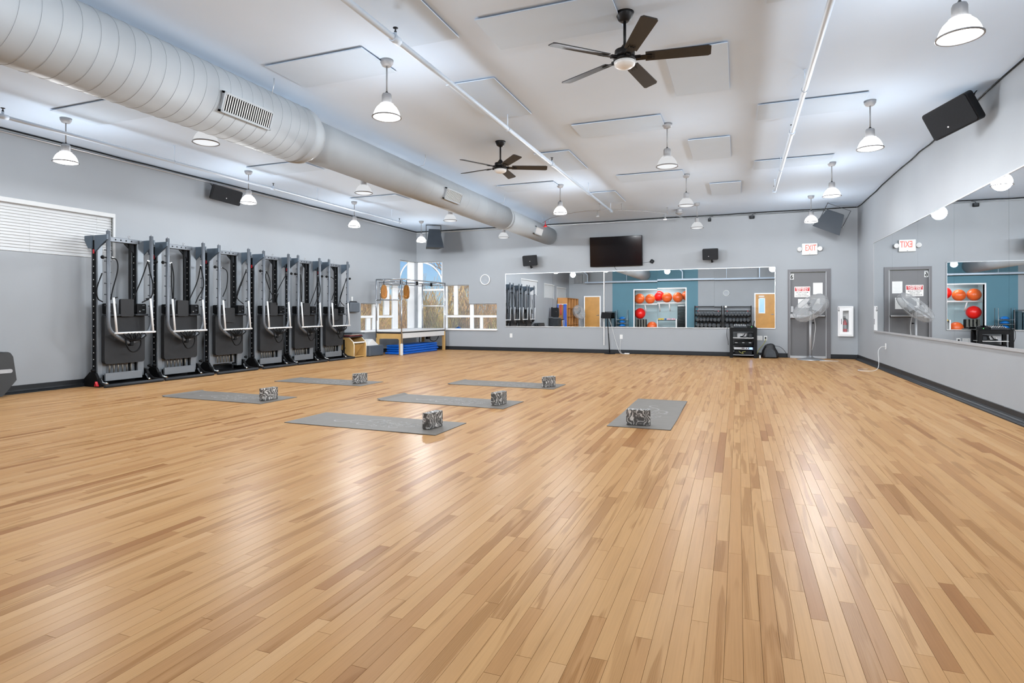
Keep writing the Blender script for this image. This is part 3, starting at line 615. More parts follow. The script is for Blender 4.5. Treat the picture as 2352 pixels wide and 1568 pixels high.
outlet('white outlet under the right mirror with a cord plugged in', (XR, 13.02, .456), rz=-PI/2)
MB_ = MB().prism(rrect(.03, .05, .008), -.04, -.0115, 'y').build('plug', m_blk, loc=(.625, YB, .475)); tag(MB_, 'black plug in the outlet above the bag', 'plug')
tag(MB().tube(spline([(.625, YB-.03, .45), (.62, YB-.06, .40), (.56, YB-.06, .3), (.46, YB-.08, .17), (.42, YB-.1, .05)]), .006, 6).build('extension_cord', mat('olive yellow cord', 'a9a33f', .5)), 'yellow-green cord dropping from the outlet behind the stereo cart', 'cord')
tag(MB().tube(spline([(XR-.02, 13.0, .455), (XR-.09, 12.98, .44), (XR-.14, 12.95, .36), (XR-.15, 12.85, .2), (XR-.19, 12.72, .06), (XR-.30, 12.66, .009), (XR-.5, 12.75, .006), (XR-.42, 13.0, .006), (XR-.28, 13.1, .006)]), .005, 6).build('extension_cord', m_whiteplastic), 'white cord from the right wall outlet curling on the floor', 'cord')
tag(MB().tube(spline([(1.78, 15.02, .007), (2.0, 15.05, .007), (1.92, 14.96, .007), (1.72, 14.98, .007), (1.85, 15.08, .007), (2.1, 15.0, .007)], 8), .004, 6).build('extension_cord', m_whiteplastic), 'pale coiled cord on the floor at the standing fan base', 'cord')

# ------------------------------------------------------------------ tablet stand
r = thing('tablet_stand', 'black floor stand with tilted tablet tray before the back mirror', 'stand', (-3.22, 15.66, 0))
MB().lathe([(.15, 0), (.15, .008), (.03, .016), (.018, .04)], n=32).build('base', m_blkm, r)
MB().cyl((0, 0, .02), (-.035, 0, .55), .015, 10).cyl((-.035, 0, .53), (-.06, 0, .98), .011, 10).build('pole', m_blkm, r)
MB().prism(rrect(.27, .17, .01), -.012, .0, 'y', Matrix.Translation((-.085, -.03, 1.03)) @ Matrix.Rotation(-.42, 4, 'X') @ Matrix.Rotation(.05, 4, 'Y')).build('tray', m_blk, r)
MB().box(-.2, .03, -.075, -.03, .945, .955).build('tray_lip', m_blkm, r)
tag(MB().tube(spline([(-3.30, YB-.05, 1.0), (-3.2, YB-.06, .75), (-3.12, YB-.06, .45), (-3.04, YB-.07, .2), (-2.95, YB-.1, .02), (-2.8, YB-.12, .012)]), .004, 5).build('charging_cable', m_whiteplastic), 'thin white charging cable hanging behind the tablet stand', 'cable')
tag(MB().tube(spline([(-2.948, YB-.012, .43), (-2.96, YB-.05, .3), (-2.97, YB-.06, .1), (-2.9, YB-.14, .01), (-2.8, YB-.16, .012)]), .004, 5).build('outlet_cable', m_whiteplastic), 'thin white cable from the outlet to the floor power brick', 'cable')
tag(MB().box(-2.83, -2.70, YB-.19, YB-.14, .001, .03, bev=.006).build('power_brick', m_whiteplastic), 'small white power brick lying at the back wall base', 'adapter')

# ------------------------------------------------------------------ exit door
d1 = struct(thing('door_1', 'grey metal exit door with panic bar', 'door', ((DOOR[0]+DOOR[1])/2, YB, 0))); del d1['category']; del d1['label']
x0, x1 = DOOR[0]-1.59, DOOR[1]-1.59
fr = MB(); fr.box(x0, x0+.048, -.02, .2, 0, 2.15).box(x1-.09, x1, -.02, .2, 0, 2.15).box(x0+.048, x1-.09, -.02, .2, 2.08, 2.15); fr.build('door_frame', m_dframe, d1)
MB().box(x0+.048, x0+.055, -.022, .05, 0, 2.08).box(x1-.105, x1-.09, -.024, .05, 0, 2.08).build('door_stop', m_alu, d1)
slab = MB().box(x0+.05, x1-.1, .03, .075, .012, 2.075, bev=.003).build('door_slab', m_door, d1)
MB().box(x0+.05, x1-.1, .005, .03, .008, .05).build('door_sweep', m_steel, d1)
MB().box(x0, x1, -.02, .21, 0, .008).build('threshold', m_steel, d1)
pb = MB().box(x0+.16, x1-.12, -.035, .0, 1.0, 1.04, bev=.006).build('panic_bar', m_steel, d1)
MB().box(x0+.055, x0+.16, -.045, .03, .965, 1.075, bev=.008).build('latch_case', m_steel, pb); MB().box(x0+.065, x0+.135, .0, .03, 1.1, 1.26, bev=.008).build('lock_cover', m_alu, pb)
MB().box(x1-.13, x1-.11, -.02, .03, 1.005, 1.035).build('bar_end', m_blk, pb)
MB().box(x0+.07, x0+.14, .0, .03, 2.03, 2.045).build('door_closer_tab', m_whiteplastic, d1)
for z in (.25, 1.05, 1.85): MB().cyl((x1-.098, .02, z-.05), (x1-.098, .02, z+.05), .008, 8).build('hinge', m_alu, d1)
n6 = MB().box(1.219-1.59-.04, 1.219-1.59+.04, .027, .0295, 1.906, 2.026).build('number_plate', m_paper, d1); text('6', .14, m_ink, 'numeral', n6, (1.219-1.59, .0268, 1.966), sx=.85, bold=.004)
sg = MB().prism(rrect(.345, .258, .012, cx=1.4475-1.59, cy=1.602), .026, .0295, 'y').build('warning_sign', m_signwhite, d1)
MB().box(1.4475-1.59-.16, 1.4475-1.59+.16, .0252, .0262, 1.622, 1.716).build('red_band', m_signred, sg)
for s_, z, sz, mm, bo in (('EMERGENCY', 1.692, .05, m_signwhite, .0016), ('EXIT ONLY', 1.648, .05, m_signwhite, .0016), ('SECURITY ALARM', 1.588, .034, m_ink, .0004), ('WILL SOUND', 1.546, .034, m_ink, .0004), ('IF DOOR IS OPENED', 1.504, .032, m_ink, .0004)):
    text(s_, sz, mm, 'sign_lettering', sg, (1.4475-1.59, .0248, z), bold=bo, sx=.98)
def notice(cx, cz, w_, h_, nm, rows):
    p = MB().box(cx-w_/2, cx+w_/2, .0275, .0295, cz-h_/2, cz+h_/2).build(nm, m_paper, d1); b = MB()
    for i in range(rows):
        ll = w_*(.62 if i == 0 else .78-.22*((i*7) % 3)/2); b.box(cx-ll/2, cx+ll/2, .0270, .0276, cz+h_*.36-i*h_*.8/rows-.0014, cz+h_*.36-i*h_*.8/rows+.0014)
    b.build('print_lines', m_greyink, p)
notice(1.787-1.59, 1.68, .205, .276, 'notice_sheet', 7); notice(1.50-1.59, 1.325, .29, .215, 'notice_sheet', 6); notice(1.74-1.59, 1.31, .18, .26, 'notice_sheet', 6)

# ------------------------------------------------------------------ exit sign
m_exit = mat('exit letters', 'f0462f', .4, emis='ff4a2c', es=.55)
r = thing('exit_sign', 'white illuminated EXIT sign with two emergency lamps above the door', 'sign', (1.605, YB, 2.628))
MB().box(-.168, .168, -.05, -.001, -.135, .14, bev=.008).build('housing', m_whiteplastic, r)
text('EXIT', .20, m_exit, 'exit_letters', r, (.02, -.0505, .025), sx=.60, bold=.004)
MB().box(-.01, .01, -.052, -.049, -.12, -.11).build('test_button', m_dgrey, r)
for sx in (-1, 1):
    h = MB().lathe([(.045, -.05), (.056, -.045), (.05, .0), (.02, .03)], (sx*.228, -.03, .012), n=20, M=Matrix.Rotation(-PI/2+.2, 4, 'X') @ Matrix.Rotation(sx*.25, 4, 'Y')).build('lamp_head', m_whiteplastic, r)
    MB().lathe([(.046, -.053), (.046, -.049)], (sx*.228, -.03, .012), n=20, M=Matrix.Rotation(PI/2+.2, 4, 'X') @ Matrix.Rotation(sx*.25, 4, 'Y') @ Matrix.Scale(1, 4)).build('reflector', m_chrome, h)
    MB().cyl((sx*.165, -.02, .01), (sx*.21, -.02, .01), .015, 8).build('lamp_arm', m_whiteplastic, r)

# ------------------------------------------------------------------ extinguisher cabinet and extinguisher
r = thing('extinguisher_cabinet', 'white glazed fire extinguisher cabinet on the wall right of the exit door', 'cabinet', (2.362, YB, .893))
b = MB(); b.box(-.158, -.13, -.075, -.001, -.355, .355).box(.13, .158, -.075, -.001, -.355, .355).box(-.13, .13, -.075, -.001, -.355, -.325).box(-.13, .13, -.075, -.001, .325, .355).box(-.12, -.114, -.02, .14, -.316, .316).box(.114, .12, -.02, .14, -.316, .316).box(-.114, .114, -.02, .14, -.316, -.310).box(-.114, .114, -.02, .14, .310, .316).box(-.12, .12, .14, .146, -.316, .316); b.build('cabinet_body', m_white, r)
b = MB(); b.box(-.128, -.062, -.088, -.076, -.32, .32).box(.062, .128, -.088, -.076, -.32, .32).box(-.062, .062, -.088, -.076, .25, .32).box(-.062, .062, -.088, -.076, -.32, -.25); dr = b.build('cabinet_door', m_white, r)
MB().box(-.062, .062, -.083, -.080, -.25, .25).build('pane', m_glass, dr); MB().box(-.098, -.088, -.098, -.088, -.07, .06, bev=.002).build('pull_handle', m_dgrey, dr)
text('1', .06, m_ink, 'numeral', r, (-.143, -.0756, .31), bold=.002); text('0', .06, m_ink, 'numeral', r, (-.143, -.0756, .255), bold=.002)
r = thing('fire_extinguisher', 'red fire extinguisher standing inside the white wall cabinet', 'extinguisher', (2.362, YB+.06, .893-.309)); r.scale = (1.7, 1.7, 1.3)
MB().lathe([(.028, 0), (.030, .01), (.030, .19), (.022, .23), (.01, .245), (.01, .27)], n=18).build('cylinder', m_red, r); MB().lathe([(.0303, .10), (.0303, .17)], n=18, close=False).build('label_band', m_alu, r)
MB().box(-.012, .012, -.012, .012, .27, .295).box(-.05, .01, -.006, .006, .295, .305).box(-.045, .01, -.006, .006, .315, .325).build('valve_lever', m_blk, r); MB().tube(spline([(.012, 0, .28), (.03, 0, .26), (.034, -.005, .18), (.033, -.005, .1)]), .006, 6).build('hose', m_dgrey, r)

# ------------------------------------------------------------------ pedestal fans under plastic
def pedestal_fan(label, loc, nrm, hz, rz=0):
    r = thing('pedestal_fan', label, 'fan', loc, rz, 'pedestal fans wrapped in clear plastic')
    MB().lathe([(.29, 0), (.29, .008), (.20, .03), (.08, .055), (.045, .075), (.034, .1)], n=36).build('base', m_steel, r)
    MB().cyl((0, 0, .06), (0, 0, hz-.12), .030, 14).build('pole', m_alu, r); MB().cyl((0, 0, hz-.42), (0, 0, hz-.06), .022, 12).build('inner_pole', m_alu, r)
    MB().cyl((.0, -.0, hz-.36), (.05, -.0, hz-.36), .010, 8).sphere((.06, 0, hz-.36), .018, 10).build('clamp_knob', m_blk, r)
    n_ = Vector(nrm).normalized(); q = n_.to_track_quat('Z', 'Y').to_matrix().to_4x4(); M = Matrix.Translation((0, 0, hz)) @ q
    MB().lathe([(.05, -.16), (.075, -.14), (.075, -.03), (.05, -.02)], n=20, M=M).build('motor', m_dgrey, r)
    cg = MB()
    for zz in (-.07, .05): cg.tube([M @ Vector((.40*math.cos(a), .40*math.sin(a), zz)) for a in [2*PI*i/40 for i in range(40)]], .006, 5, closed=True)
    for k in range(36):
        a = 2*PI*k/36; c, s = math.cos(a), math.sin(a)
        for f_ in (1, -1): cg.tube([M @ Vector((c*rr, s*rr, zz)) for rr, zz in ((.08, .085 if f_ > 0 else -.11), (.28, .08 if f_ > 0 else -.10), (.40, .05 if f_ > 0 else -.07))], .0018, 3, cap=False)
    cg.build('cage', m_steel, r)
    for k in range(3):
        a = 2*PI*k/3; MM = M @ Matrix.Rotation(a, 4, 'Z') @ Matrix.Translation((.2, 0, -.01)) @ Matrix.Rotation(.5, 4, 'X')
        MB().prism([(-.15, -.04), (.13, -.10), (.16, .05), (-.02, .10), (-.15, .04)], -.003, .003, 'z', MM).build('fan_blade', m_steel, r)
    # crumpled film round the cage
    rg = random.Random(3); n = 48; pr = [(.06, .10), (.2, .10), (.33, .085), (.415, .045), (.42, -.03), (.405, -.08), (.28, -.13), (.12, -.18), (.05, -.22)]
    vs = []; fs = []
    for j, (rr, zz) in enumerate(pr):
        for k in range(n): w_ = 1+.022*math.sin(k*2.7+j*1.3)*rg.random(); vs.append(M @ Vector((rr*w_*math.cos(2*PI*k/n), rr*w_*math.sin(2*PI*k/n), zz+.012*rg.uniform(-1, 1))))
    for j in range(len(pr)-1):
        for k in range(n): l = (k+1) % n; fs.append((j*n+k, j*n+l, (j+1)*n+l, (j+1)*n+k))
    b = MB(); b.add(vs, fs, False); b.build('plastic_cover', m_film, r)
    MB().tube(spline([(.05, 0, hz-.1), (.10, 0, hz-.4), (.09, 0, .6), (.05, 0, .3), (-.01, .03, .12)]), .005, 5).build('power_cord', m_whiteplastic, r)
    return r
pedestal_fan('grey pedestal fan wrapped in clear plastic standing before the exit door', (1.566, 15.30, 0), (-.55, -.42, .70), 1.22)

# ------------------------------------------------------------------ stereo cart
r = thing('stereo_cart', 'black square-legged stereo cart against the back wall', 'cart', (.11, 15.56, 0))
W2, D2, HT = .31, .21, .735
for sx in (-1, 1):
    for sy in (-1, 1): MB().box(sx*W2-.075*(sx > 0), sx*W2+.075*(sx < 0), sy*D2-.06*(sy > 0), sy*D2+.06*(sy < 0), 0, HT-.02, bev=.004).build('leg', m_blk, r)
MB().box(-W2, W2, -D2, D2, HT-.02, HT, bev=.004).build('cart_top', m_blk, r); MB().box(-W2+.07, W2-.07, -D2, -D2+.02, HT-.10, HT-.02).build('apron', m_blk, r)
for z, mm in ((.49, m_whiteplastic), (.315, m_blk), (.20, m_blk), (.075, m_alu)): MB().box(-W2+.02, W2-.02, -D2+.03, D2-.02, z-.012, z).build('shelf', mm, r)
y_ = 15.56; cx = .11
a = thing('amplifier', 'black amplifier on the middle shelf of the stereo cart', 'amplifier', (cx, y_, .3165)); MB().box(-.21, .21, -.16, .16, 0, .085, bev=.004).build('case', m_blk, a)
for i, (dx, w_) in enumerate(((-.16, .06), (0, .05), (.15, .05))): MB().box(dx-w_/2, dx+w_/2, -.163, -.159, .045, .06).build('display', m_alu, a)
a = thing('receiver', 'silver-faced receiver with a blue light in the stereo cart', 'receiver', (cx, y_, .2015)); MB().box(-.215, .215, -.165, .16, 0, .06, bev=.003).build('case', m_blk, a); MB().box(-.215, .215, -.170, -.164, .004, .056).build('face_plate', m_steel, a)
MB().box(-.04, .03, -.172, -.1695, .025, .045).build('display', m_blk, a)
for dx in (.07, .12): MB().lathe([(.013, 0), (.011, .012)], (dx, -.170, .03), n=12, M=Matrix.Rotation(PI/2, 4, 'X')).build('knob', m_blk, a)
MB().sphere((.17, -.172, .03), .012, 10).build('status_light', m_led, a); ld = bpy.data.lights.new('status_glow', 'POINT'); ld.energy = .5; ld.color = (.1, .35, 1); ld.shadow_soft_size = .015; lo = bpy.data.objects.new('status_glow', ld); COL.objects.link(lo); lo.parent = a; lo.location = (.17, -.205, .03)
a = thing('mixer_case', 'dark equipment box on the bottom shelf of the stereo cart', 'equipment', (cx, y_, .0765)); MB().box(-.2, .2, -.15, .15, 0, .10, bev=.006).build('case', m_blk, a); MB().tube(spline([(-.1, -.16, .09), (-.06, -.18, .05), (0, -.17, .03), (-.02, -.175, .07), (.05, -.165, .08)]), .008, 5).build('cord_loop', mat('olive cord', '7c7a3a', .5), a)
a = thing('media_player', 'grey media player with cables on the white top shelf of the cart', 'player', (cx-.02, y_, .4915)); MB().box(-.12, .10, -.08, .1, 0, .11, bev=.006).build('case', m_alu, a); MB().tube(spline([(.06, -.09, .10), (.02, -.1, .04), (-.05, -.1, .02), (.08, -.1, .015), (.1, -.09, .06)]), .009, 5).build('cord_loop', m_blk, a); MB().sphere((-.02, -.085, .06), .018, 8).build('dial', m_whiteplastic, a)
a = thing('speaker_box', 'small black box beside the player in the stereo cart', 'box', (cx+.16, y_, .4915)); MB().box(-.045, .045, -.1, .1, 0, .12, bev=.004).build('case', m_blk, a); MB().box(-.03, .03, -.103, -.099, .02, .10).build('front', m_dgrey, a)
a = thing('mixing_desk', 'small mixing desk with coloured knobs on top of the stereo cart', 'mixer', (cx-.06, y_, HT+.001)); MB().prism([(-.14, 0), (.14, 0), (.14, .07), (-.14, .03)], -.16, .12, 'x').build('case', m_dgrey, a)
for i in range(7):
    for j in range(3): MB().cyl((-.14+i*.04, -.10+j*.08, .034+.0115*j), (-.14+i*.04, -.10+j*.08, .054+.0115*j), .008, 6).build('knob', (m_whiteplastic, m_alu, m_greyink)[(i+j) % 3], a)
a = thing('wireless_receiver', 'black wireless receiver with green light on the cart top', 'receiver', (cx+.17, y_, HT+.001)); MB().box(-.08, .09, -.12, .1, 0, .04, bev=.004).build('case', m_blk, a); MB().sphere((.02, -.122, .02), .008, 8).build('status_light', mat('green led', '4fdc6a', .4, emis='66ff7a', es=2), a); MB().cyl((.07, .08, .04), (.09, .08, .16), .005, 6).build('antenna', m_blk, a)
tag(MB().tube(spline([(-.18, 15.5, HT+.02), (-.255, 15.48, HT-.02), (-.27, 15.5, .55), (-.24, 15.55, .4), (-.235, 15.6, .3)]), .005, 5).build('cart_cable', m_blk), 'black cable draped over the left side of the stereo cart', 'cable')
# ------------------------------------------------------------------ black bag
r = thing('backpack', 'slumped black backpack on the floor beside the stereo cart', 'bag', (.72, 15.58, 0))
rg = random.Random(5); vs = []; fs = []; n = 20
for j, (rx, ry, z, ox) in enumerate(((.15, .11, .0, 0), (.19, .13, .03, 0), (.185, .125, .10, 0), (.16, .11, .18, -.01), (.13, .095, .25, -.02), (.105, .08, .31, -.01), (.06, .05, .345, 0), (.01, .01, .355, .01))):
    for k in range(n): a = 2*PI*k/n; q = 1+.05*rg.uniform(-1, 1); vs.append((ox+rx*q*math.copysign(abs(math.cos(a))**.8, math.cos(a)), ry*q*math.copysign(abs(math.sin(a))**.8, math.sin(a)), z))
for j in range(7):
    for k in range(n): l = (k+1) % n; fs.append((j*n+k, j*n+l, (j+1)*n+l, (j+1)*n+k))
b = MB(); b.add(vs, fs, True); b.add([vs[k] for k in range(n)], [tuple(range(n))]); b.build('bag_body', mat('black nylon', '17181b', .6, var=.2, scale=15), r)
MB().prism([(-.12, .03), (.13, .03), (.10, .17), (.02, .24), (-.07, .20)], -.155, -.12, 'y').build('front_pocket', mat('charcoal nylon', '2c3238', .6, var=.15, scale=12), r)
MB().tube(spline([(-.10, -.08, .28), (-.17, -.1, .2), (-.2, -.12, .08), (-.24, -.12, .015), (-.3, -.1, .012)]), .011, 5).build('strap', m_blk, r)
MB().tube(spline([(.08, -.02, .30), (.2, .0, .28), (.30, .05, .2), (.36, .09, .10), (.37, .1, .02)]), .005, 5).build('strap', m_blk, r)
MB().box(-.25, -.22, -.17, -.14, .001, .07).build('tag_card', m_whiteplastic, r)

# ================================================================== REFORMER TOWERS ALONG THE LEFT WALL
m_twr = mat('grey tower steel', '666b71', .4, metal=.35, var=.06); m_twrb = mat('blue grey bracket paint', '4a5763', .45, var=.06); m_rail = mat('silver frame rail', '757b81', .4, metal=.4, var=.04)
m_pad = mat('charcoal vinyl pad', '2a2b2d', .55, spec=.2, var=.05, scale=10, bump=.06); m_barw = mat('white push bar', 'dfe1e2', .35, var=.02); m_spring = mat('steel springs', '8e8a82', .4, metal=.6)
def tower():
    """local x: out from the wall, y: along the wall, z: up"""
    r = thing('reformer_tower', '-', 'pilates machine')
    for s, nm in ((-1, 'l'), (1, 'r')):
        y0, y1 = (-.37, -.29) if s < 0 else (.26, .37)
        rl = MB().box(.06, .20, y0, y1, .10, 2.27, bev=.006).build('frame_rail', m_rail, r)
        MB().box(.09, .17, (y0-.004 if s < 0 else y0-.006), (y0+.002 if s < 0 else y0+.001), .14, 2.2).build('rail_groove', m_blk, rl)
        dots = MB()
        for i in range(18): dots.box(.115, .13, y0-.008, y0-.004, .30+i*.10, .312+i*.10)
        dots.build('rail_marks', m_whiteplastic, rl)
        if s < 0: MB().box(.11, .14, y0-.009, y0-.004, 2.0, 2.06).build('red_stop', m_red, rl)
        # bracket from rail to tower tube
        MB().prism([(.16, 2.27), (.43, 2.27), (.43, 2.20), (.30, 2.12), (.16, 2.02)], s*.375-.012, s*.375+.012, 'y').build('top_bracket', m_twrb, r)
        MB().prism([(-.06, 2.27), (.10, 2.27), (.10, 2.08), (.02, 2.08), (-.06, 2.20)], s*.375-.014, s*.375+.014, 'y').build('wall_bracket', m_twrb, r)
        MB().prism([(-.02, .0), (.32, .0), (.32, .05), (.22, .20), (.10, .22), (-.02, .12)], s*.40-.02, s*.40+.02, 'y').build('base_bracket', m_blk, r)
        MB().cyl((.22, s*.42, .25), (.22, s*.455, .25), .016, 8).sphere((.22, s*.455, .25), .026, 10).build('adjust_knob', m_blk, r)
        MB().cyl((.40, s*.345, 1.93), (.40, s*.42, 1.93), .010, 8).sphere((.40, s*.43, 1.93), .028, 10).build('pulley_knob', m_blk, r)
        MB().box(.395, .405, s*.345-.05*(s > 0), s*.345+.05*(s < 0), 1.925, 1.935).lathe([(.016, -.008), (.016, .008)], (.40, s*.285, 1.93), n=12, M=Matrix.Rotation(PI/2, 4, 'Y')).build('pulley', m_chrome, r)
    MB().box(.10, .20, -.30, .30, 2.20, 2.27, bev=.005).build('top_bar', m_twr, r)
    b = MB()
    for i in range(5): b.lathe([(.011, 0), (.011, .004)], (.201, -.18+i*.085, 2.235), n=8, M=Matrix.Rotation(PI/2, 4, 'Y'))
    b.build('bar_holes', m_blk, r)
    MB().prism([(.26, 2.2), (.26, 2.05), (.10, 2.2)], .10, .13, 'x').prism([(-.29, 2.2), (-.29, 2.09), (-.18, 2.2)], .10, .13, 'x').build('gusset', m_dgrey, r)
    MB().lathe([(.02, 0), (.024, .01), (.02, .02)], (.205, -.26, 2.235), n=12, M=Matrix.Rotation(PI/2, 4, 'Y')).build('bar_knob', m_blk, r)
    MB().tube([(.15, .16+.018*math.cos(a), 2.31+.018*math.sin(a)) for a in [2*PI*i/12 for i in range(12)]], .005, 5, closed=True).cyl((.15, .16, 2.26), (.15, .16, 2.295), .008, 6).build('lifting_eye', m_alu, r)
    path = [(.40, -.345, 2.33), (.40, -.345, .98), (.40, -.338, .90), (.40, -.305, .825), (.40, -.24, .765), (.40, -.12, .69), (.40, 0, .635), (.40, .12, .69), (.40, .24, .765), (.40, .305, .825), (.40, .338, .90), (.40, .345, .98), (.40, .345, 2.33)]
    MB().tube(path, .029, 8).build('tower_frame', m_twr, r)
    MB().box(.36, .44, -.03, .03, .60, .675, bev=.008).build('frame_clamp', m_blk, r)
    eb = MB().cyl((0, -.045, 0), (0, .045, 0), .006, 6).sphere((0, -.05, 0), .010, 6).mesh('eye_bolt', m_dgrey)
    for s in (-1, 1):
        for i in range(7): o = bpy.data.objects.new('eye_bolt', eb); COL.objects.link(o); o.parent = r; o.location = (.40, s*.345, 1.05+i*.165)
    for s in (-1, 1): MB().cyl((.40, s*.345, 2.33), (.40, s*.345, 2.35), .012, 8).build('tube_cap', m_alu, r)
    # white push-through bar
    MB().tube([(.45, -.30, 1.335), (.455, -.255, .80)], .0155, 10).tube([(.45, .29, 1.335), (.455, .335, .805)], .0155, 10).tube([(.455, -.285, .80), (.455, .37, .805)], .0155, 10).build('push_bar', m_barw, r)
    for y in (-.27, .26): MB().cyl((.44, y-.035, 1.325), (.44, y+.035, 1.34), .010, 8).build('bar_clip', m_blk, r)
    # carriage
    MB().prism(rrect(.64, .76, .05, cx=0, cy=.71), .215, .285, 'x').build('carriage_pad', m_pad, r)
    for cy_, w_ in ((-.235, .13), (.235, .15)): MB().prism(rrect(w_, .16, .02, cx=cy_, cy=1.17), .20, .33, 'x').build('shoulder_rest', m_blk, r)
    b = MB()
    for y in (-.27, .20): b.lathe([(.016, 0), (.010, .006)], (.331, y, 1.13), n=10, M=Matrix.Rotation(PI/2, 4, 'Y'))
    for z in (1.155, 1.22): b.box(.330, .335, .245, .285, z-.006, z+.006)
    b.build('rest_fittings', m_chrome, r)
    MB().box(.22, .36, -.31, -.12, 1.055, 1.085, bev=.008).build('rest_lip', m_dgrey, r); MB().box(.22, .36, .12, .33, 1.06, 1.09, bev=.008).build('rest_lip', m_dgrey, r)
    MB().prism(rrect(.21, .27, .025, cx=-.01, cy=1.185), .30, .345, 'x').build('headrest', m_pad, r)
    # straps bunched on the frame tip
    st = MB(); rg = random.Random(11)
    for i in range(5): a = -.16+.08*i; st.tube(spline([(.45, a, .80), (.48, a+.03, .74+.02*rg.random()), (.46, .02+.3*a, .68), (.48, -a*.6, .73), (.46, -a*.7+.03, .80)]), .011, 5)
    st.build('strap_bundle', m_blk, r)
    MB().tube(spline([(.44, -.11, .72), (.46, -.10, .60), (.45, -.02, .51), (.45, .08, .53), (.45, .13, .62), (.44, .13, .73)]), .011, 6).build('foot_strap', m_blk, r)
    # springs, box and floor stand
    for i in range(6): MB().cyl((.17, -.17+i*.068, .18), (.17, -.17+i*.068, .36), .011, 8).build('spring', m_spring, r)
    MB().box(.10, .14, -.3, .3, .16, .36).build('spring_plate', m_rail, r)
    MB().box(.145, .165, .15, .185, .18, 2.2).build('rope_channel', m_blk, r)
    MB().box(.24, .27, -.30, .29, .075, .195, bev=.004).build('spring_box_cover', m_rail, r)
    MB().tube([(.50, -.47, .028), (.50, .47, .028)], .024, 10).build('foot_bar', m_dgrey, r)
    for s in (-1, 1):
        MB().tube([(.20, s*.39, .16), (.34, s*.42, .055), (.50, s*.45, .03)], .020, 8).build('stand_arm', m_blk, r)
        MB().tube([(.26, s*.36, .13), (.30, s*.36, .06), (.38, s*.34, .045)], .016, 8).cyl((.25, s*.39, .12), (.25, s*.39, .02), .014, 8).build('stand_fitting', m_chrome, r)
    MB().box(.06, .30, -.36, .36, .0, .03).build('base_plate', m_blk, r)
    MB().prism([(.28, .02), (.30, .09), (.34, .02)], -.475, -.44, 'y').build('wheel_chock', m_red, r)
    return r
def cords(r, kind):
    sets = {0: [[(-.31, 1.93, .41), (-.24, 1.90, .43), (-.23, 1.75, .44), (-.30, 1.45, .43), (-.32, 1.30, .42)], [(.28, 1.93, .41), (.30, 1.75, .43), (.345, 1.55, .44), (.32, 1.36, .43), (.2, 1.27, .38)], [(.28, 1.93, .41), (.2, 1.65, .38), (.10, 1.35, .34), (.08, 1.25, .33)], [(-.37, 1.70, .3), (-.45, 1.45, .3), (-.43, 1.32, .3), (-.36, 1.27, .3)]],
            1: [[(-.28, 1.93, .41), (-.29, 1.6, .42), (-.27, 1.33, .42)], [(-.28, 1.93, .41), (-.25, 1.7, .42), (-.26, 1.34, .42)], [(.28, 1.93, .41), (.24, 1.65, .38), (.10, 1.3, .34)], [(.28, 1.93, .41), (.33, 1.6, .43), (.24, 1.38, .4), (.2, 1.27, .38)]],
            2: [[(-.28, 1.93, .41), (-.18, 1.85, .42), (-.19, 1.6, .42), (-.28, 1.4, .42)], [(.28, 1.93, .41), (.12, 1.5, .38), (.06, 1.25, .34)], [(.28, 1.90, .41), (.12, 1.6, .4), (.08, 1.4, .38), (.24, 1.27, .38)]],
            3: [[(-.28, 1.93, .41), (-.31, 1.8, .42), (-.2, 1.55, .42), (-.12, 1.42, .42), (-.28, 1.3, .42)], [(-.28, 1.93, .41), (-.2, 1.75, .42), (-.21, 1.5, .42), (-.24, 1.26, .42)], [(.28, 1.93, .41), (.05, 1.55, .38), (-.02, 1.3, .34)], [(.05, 1.5, .4), (.02, 1.38, .38), (.06, 1.26, .36)]]}
    for c in sets[kind]: MB().tube(spline([(x, y, z) for y, z, x in c], 7), .0085, 6).build('rope', m_blk, r)
T = tower()
LBL = ['upright grey reformer tower nearest the blinds, first of six on the left wall', 'second reformer tower from the blinds, grey frame with tall headrest', 'third reformer tower from the blinds, its headrest folded down', 'fourth reformer tower from the blinds, two crossing ropes at the left tube', 'fifth reformer tower from the blinds, next to the last one', 'sixth reformer tower, farthest one, beside the wooden pilates chair']
tw = [T]+[copy_tree(T) for _ in range(5)]
for i, (o, y) in enumerate(zip(tw, (6.376, 7.355, 8.381, 9.455, 10.431, 11.446))):
    o.location = (XL+.003, y, 0); tag(o, LBL[i], 'pilates machine', 'reformer towers along the left wall')
    k = 1.0 if i == 0 else .97
    cords(o, (0, 1, 2, 3, 1, 2)[i])
    for ch in list(o.children):
        if i in (2, 5) and ch.name.startswith('headrest'): ch.location = (-.03, 0, -.12)
        if i and ch.name.startswith('wheel_chock'): bpy.data.objects.remove(ch); continue
        if i == 2 and ch.name.startswith('spring_box_cover'): bpy.data.objects.remove(ch)
for o in tw: 
    o.location.x = XL+.085

# ------------------------------------------------------------------ dark jump boards at the left picture edge
jb = MB().prism([(-.42, .02), (.34, .02), (.42, .12), (.50, .22), (.46, .53), (.43, .58), (.40, .595), (.34, .58), (.26, .60), (-.36, .60), (-.42, .5)], -.035, .035, 'x').mesh('board', mat('black jump board pad', '252729', .55, var=.06))
st_ = MB().prism(rrect(.86, .05, .024, cx=.02, cy=.345), .0355, .042, 'x').mesh('slot_trim', m_steel)
for i, lb in enumerate(('dark jump board with a silver slot, outermost of the stack at the left edge', 'second dark jump board in the stack against the left wall', 'third dark jump board in the stack, nearest the left wall')):
    r = thing('jump_board', lb, 'board', (XL+.30-.09*i, 4.42, .0), 0, 'jump boards stacked at the left wall')
    for nm, me_ in (('board', jb), ('slot_trim', st_)): o = bpy.data.objects.new(nm, me_); COL.objects.link(o); o.parent = r
    MB().box(-.03, .03, -.3, .3, 0, .021).build('board_foot', m_blk, r)

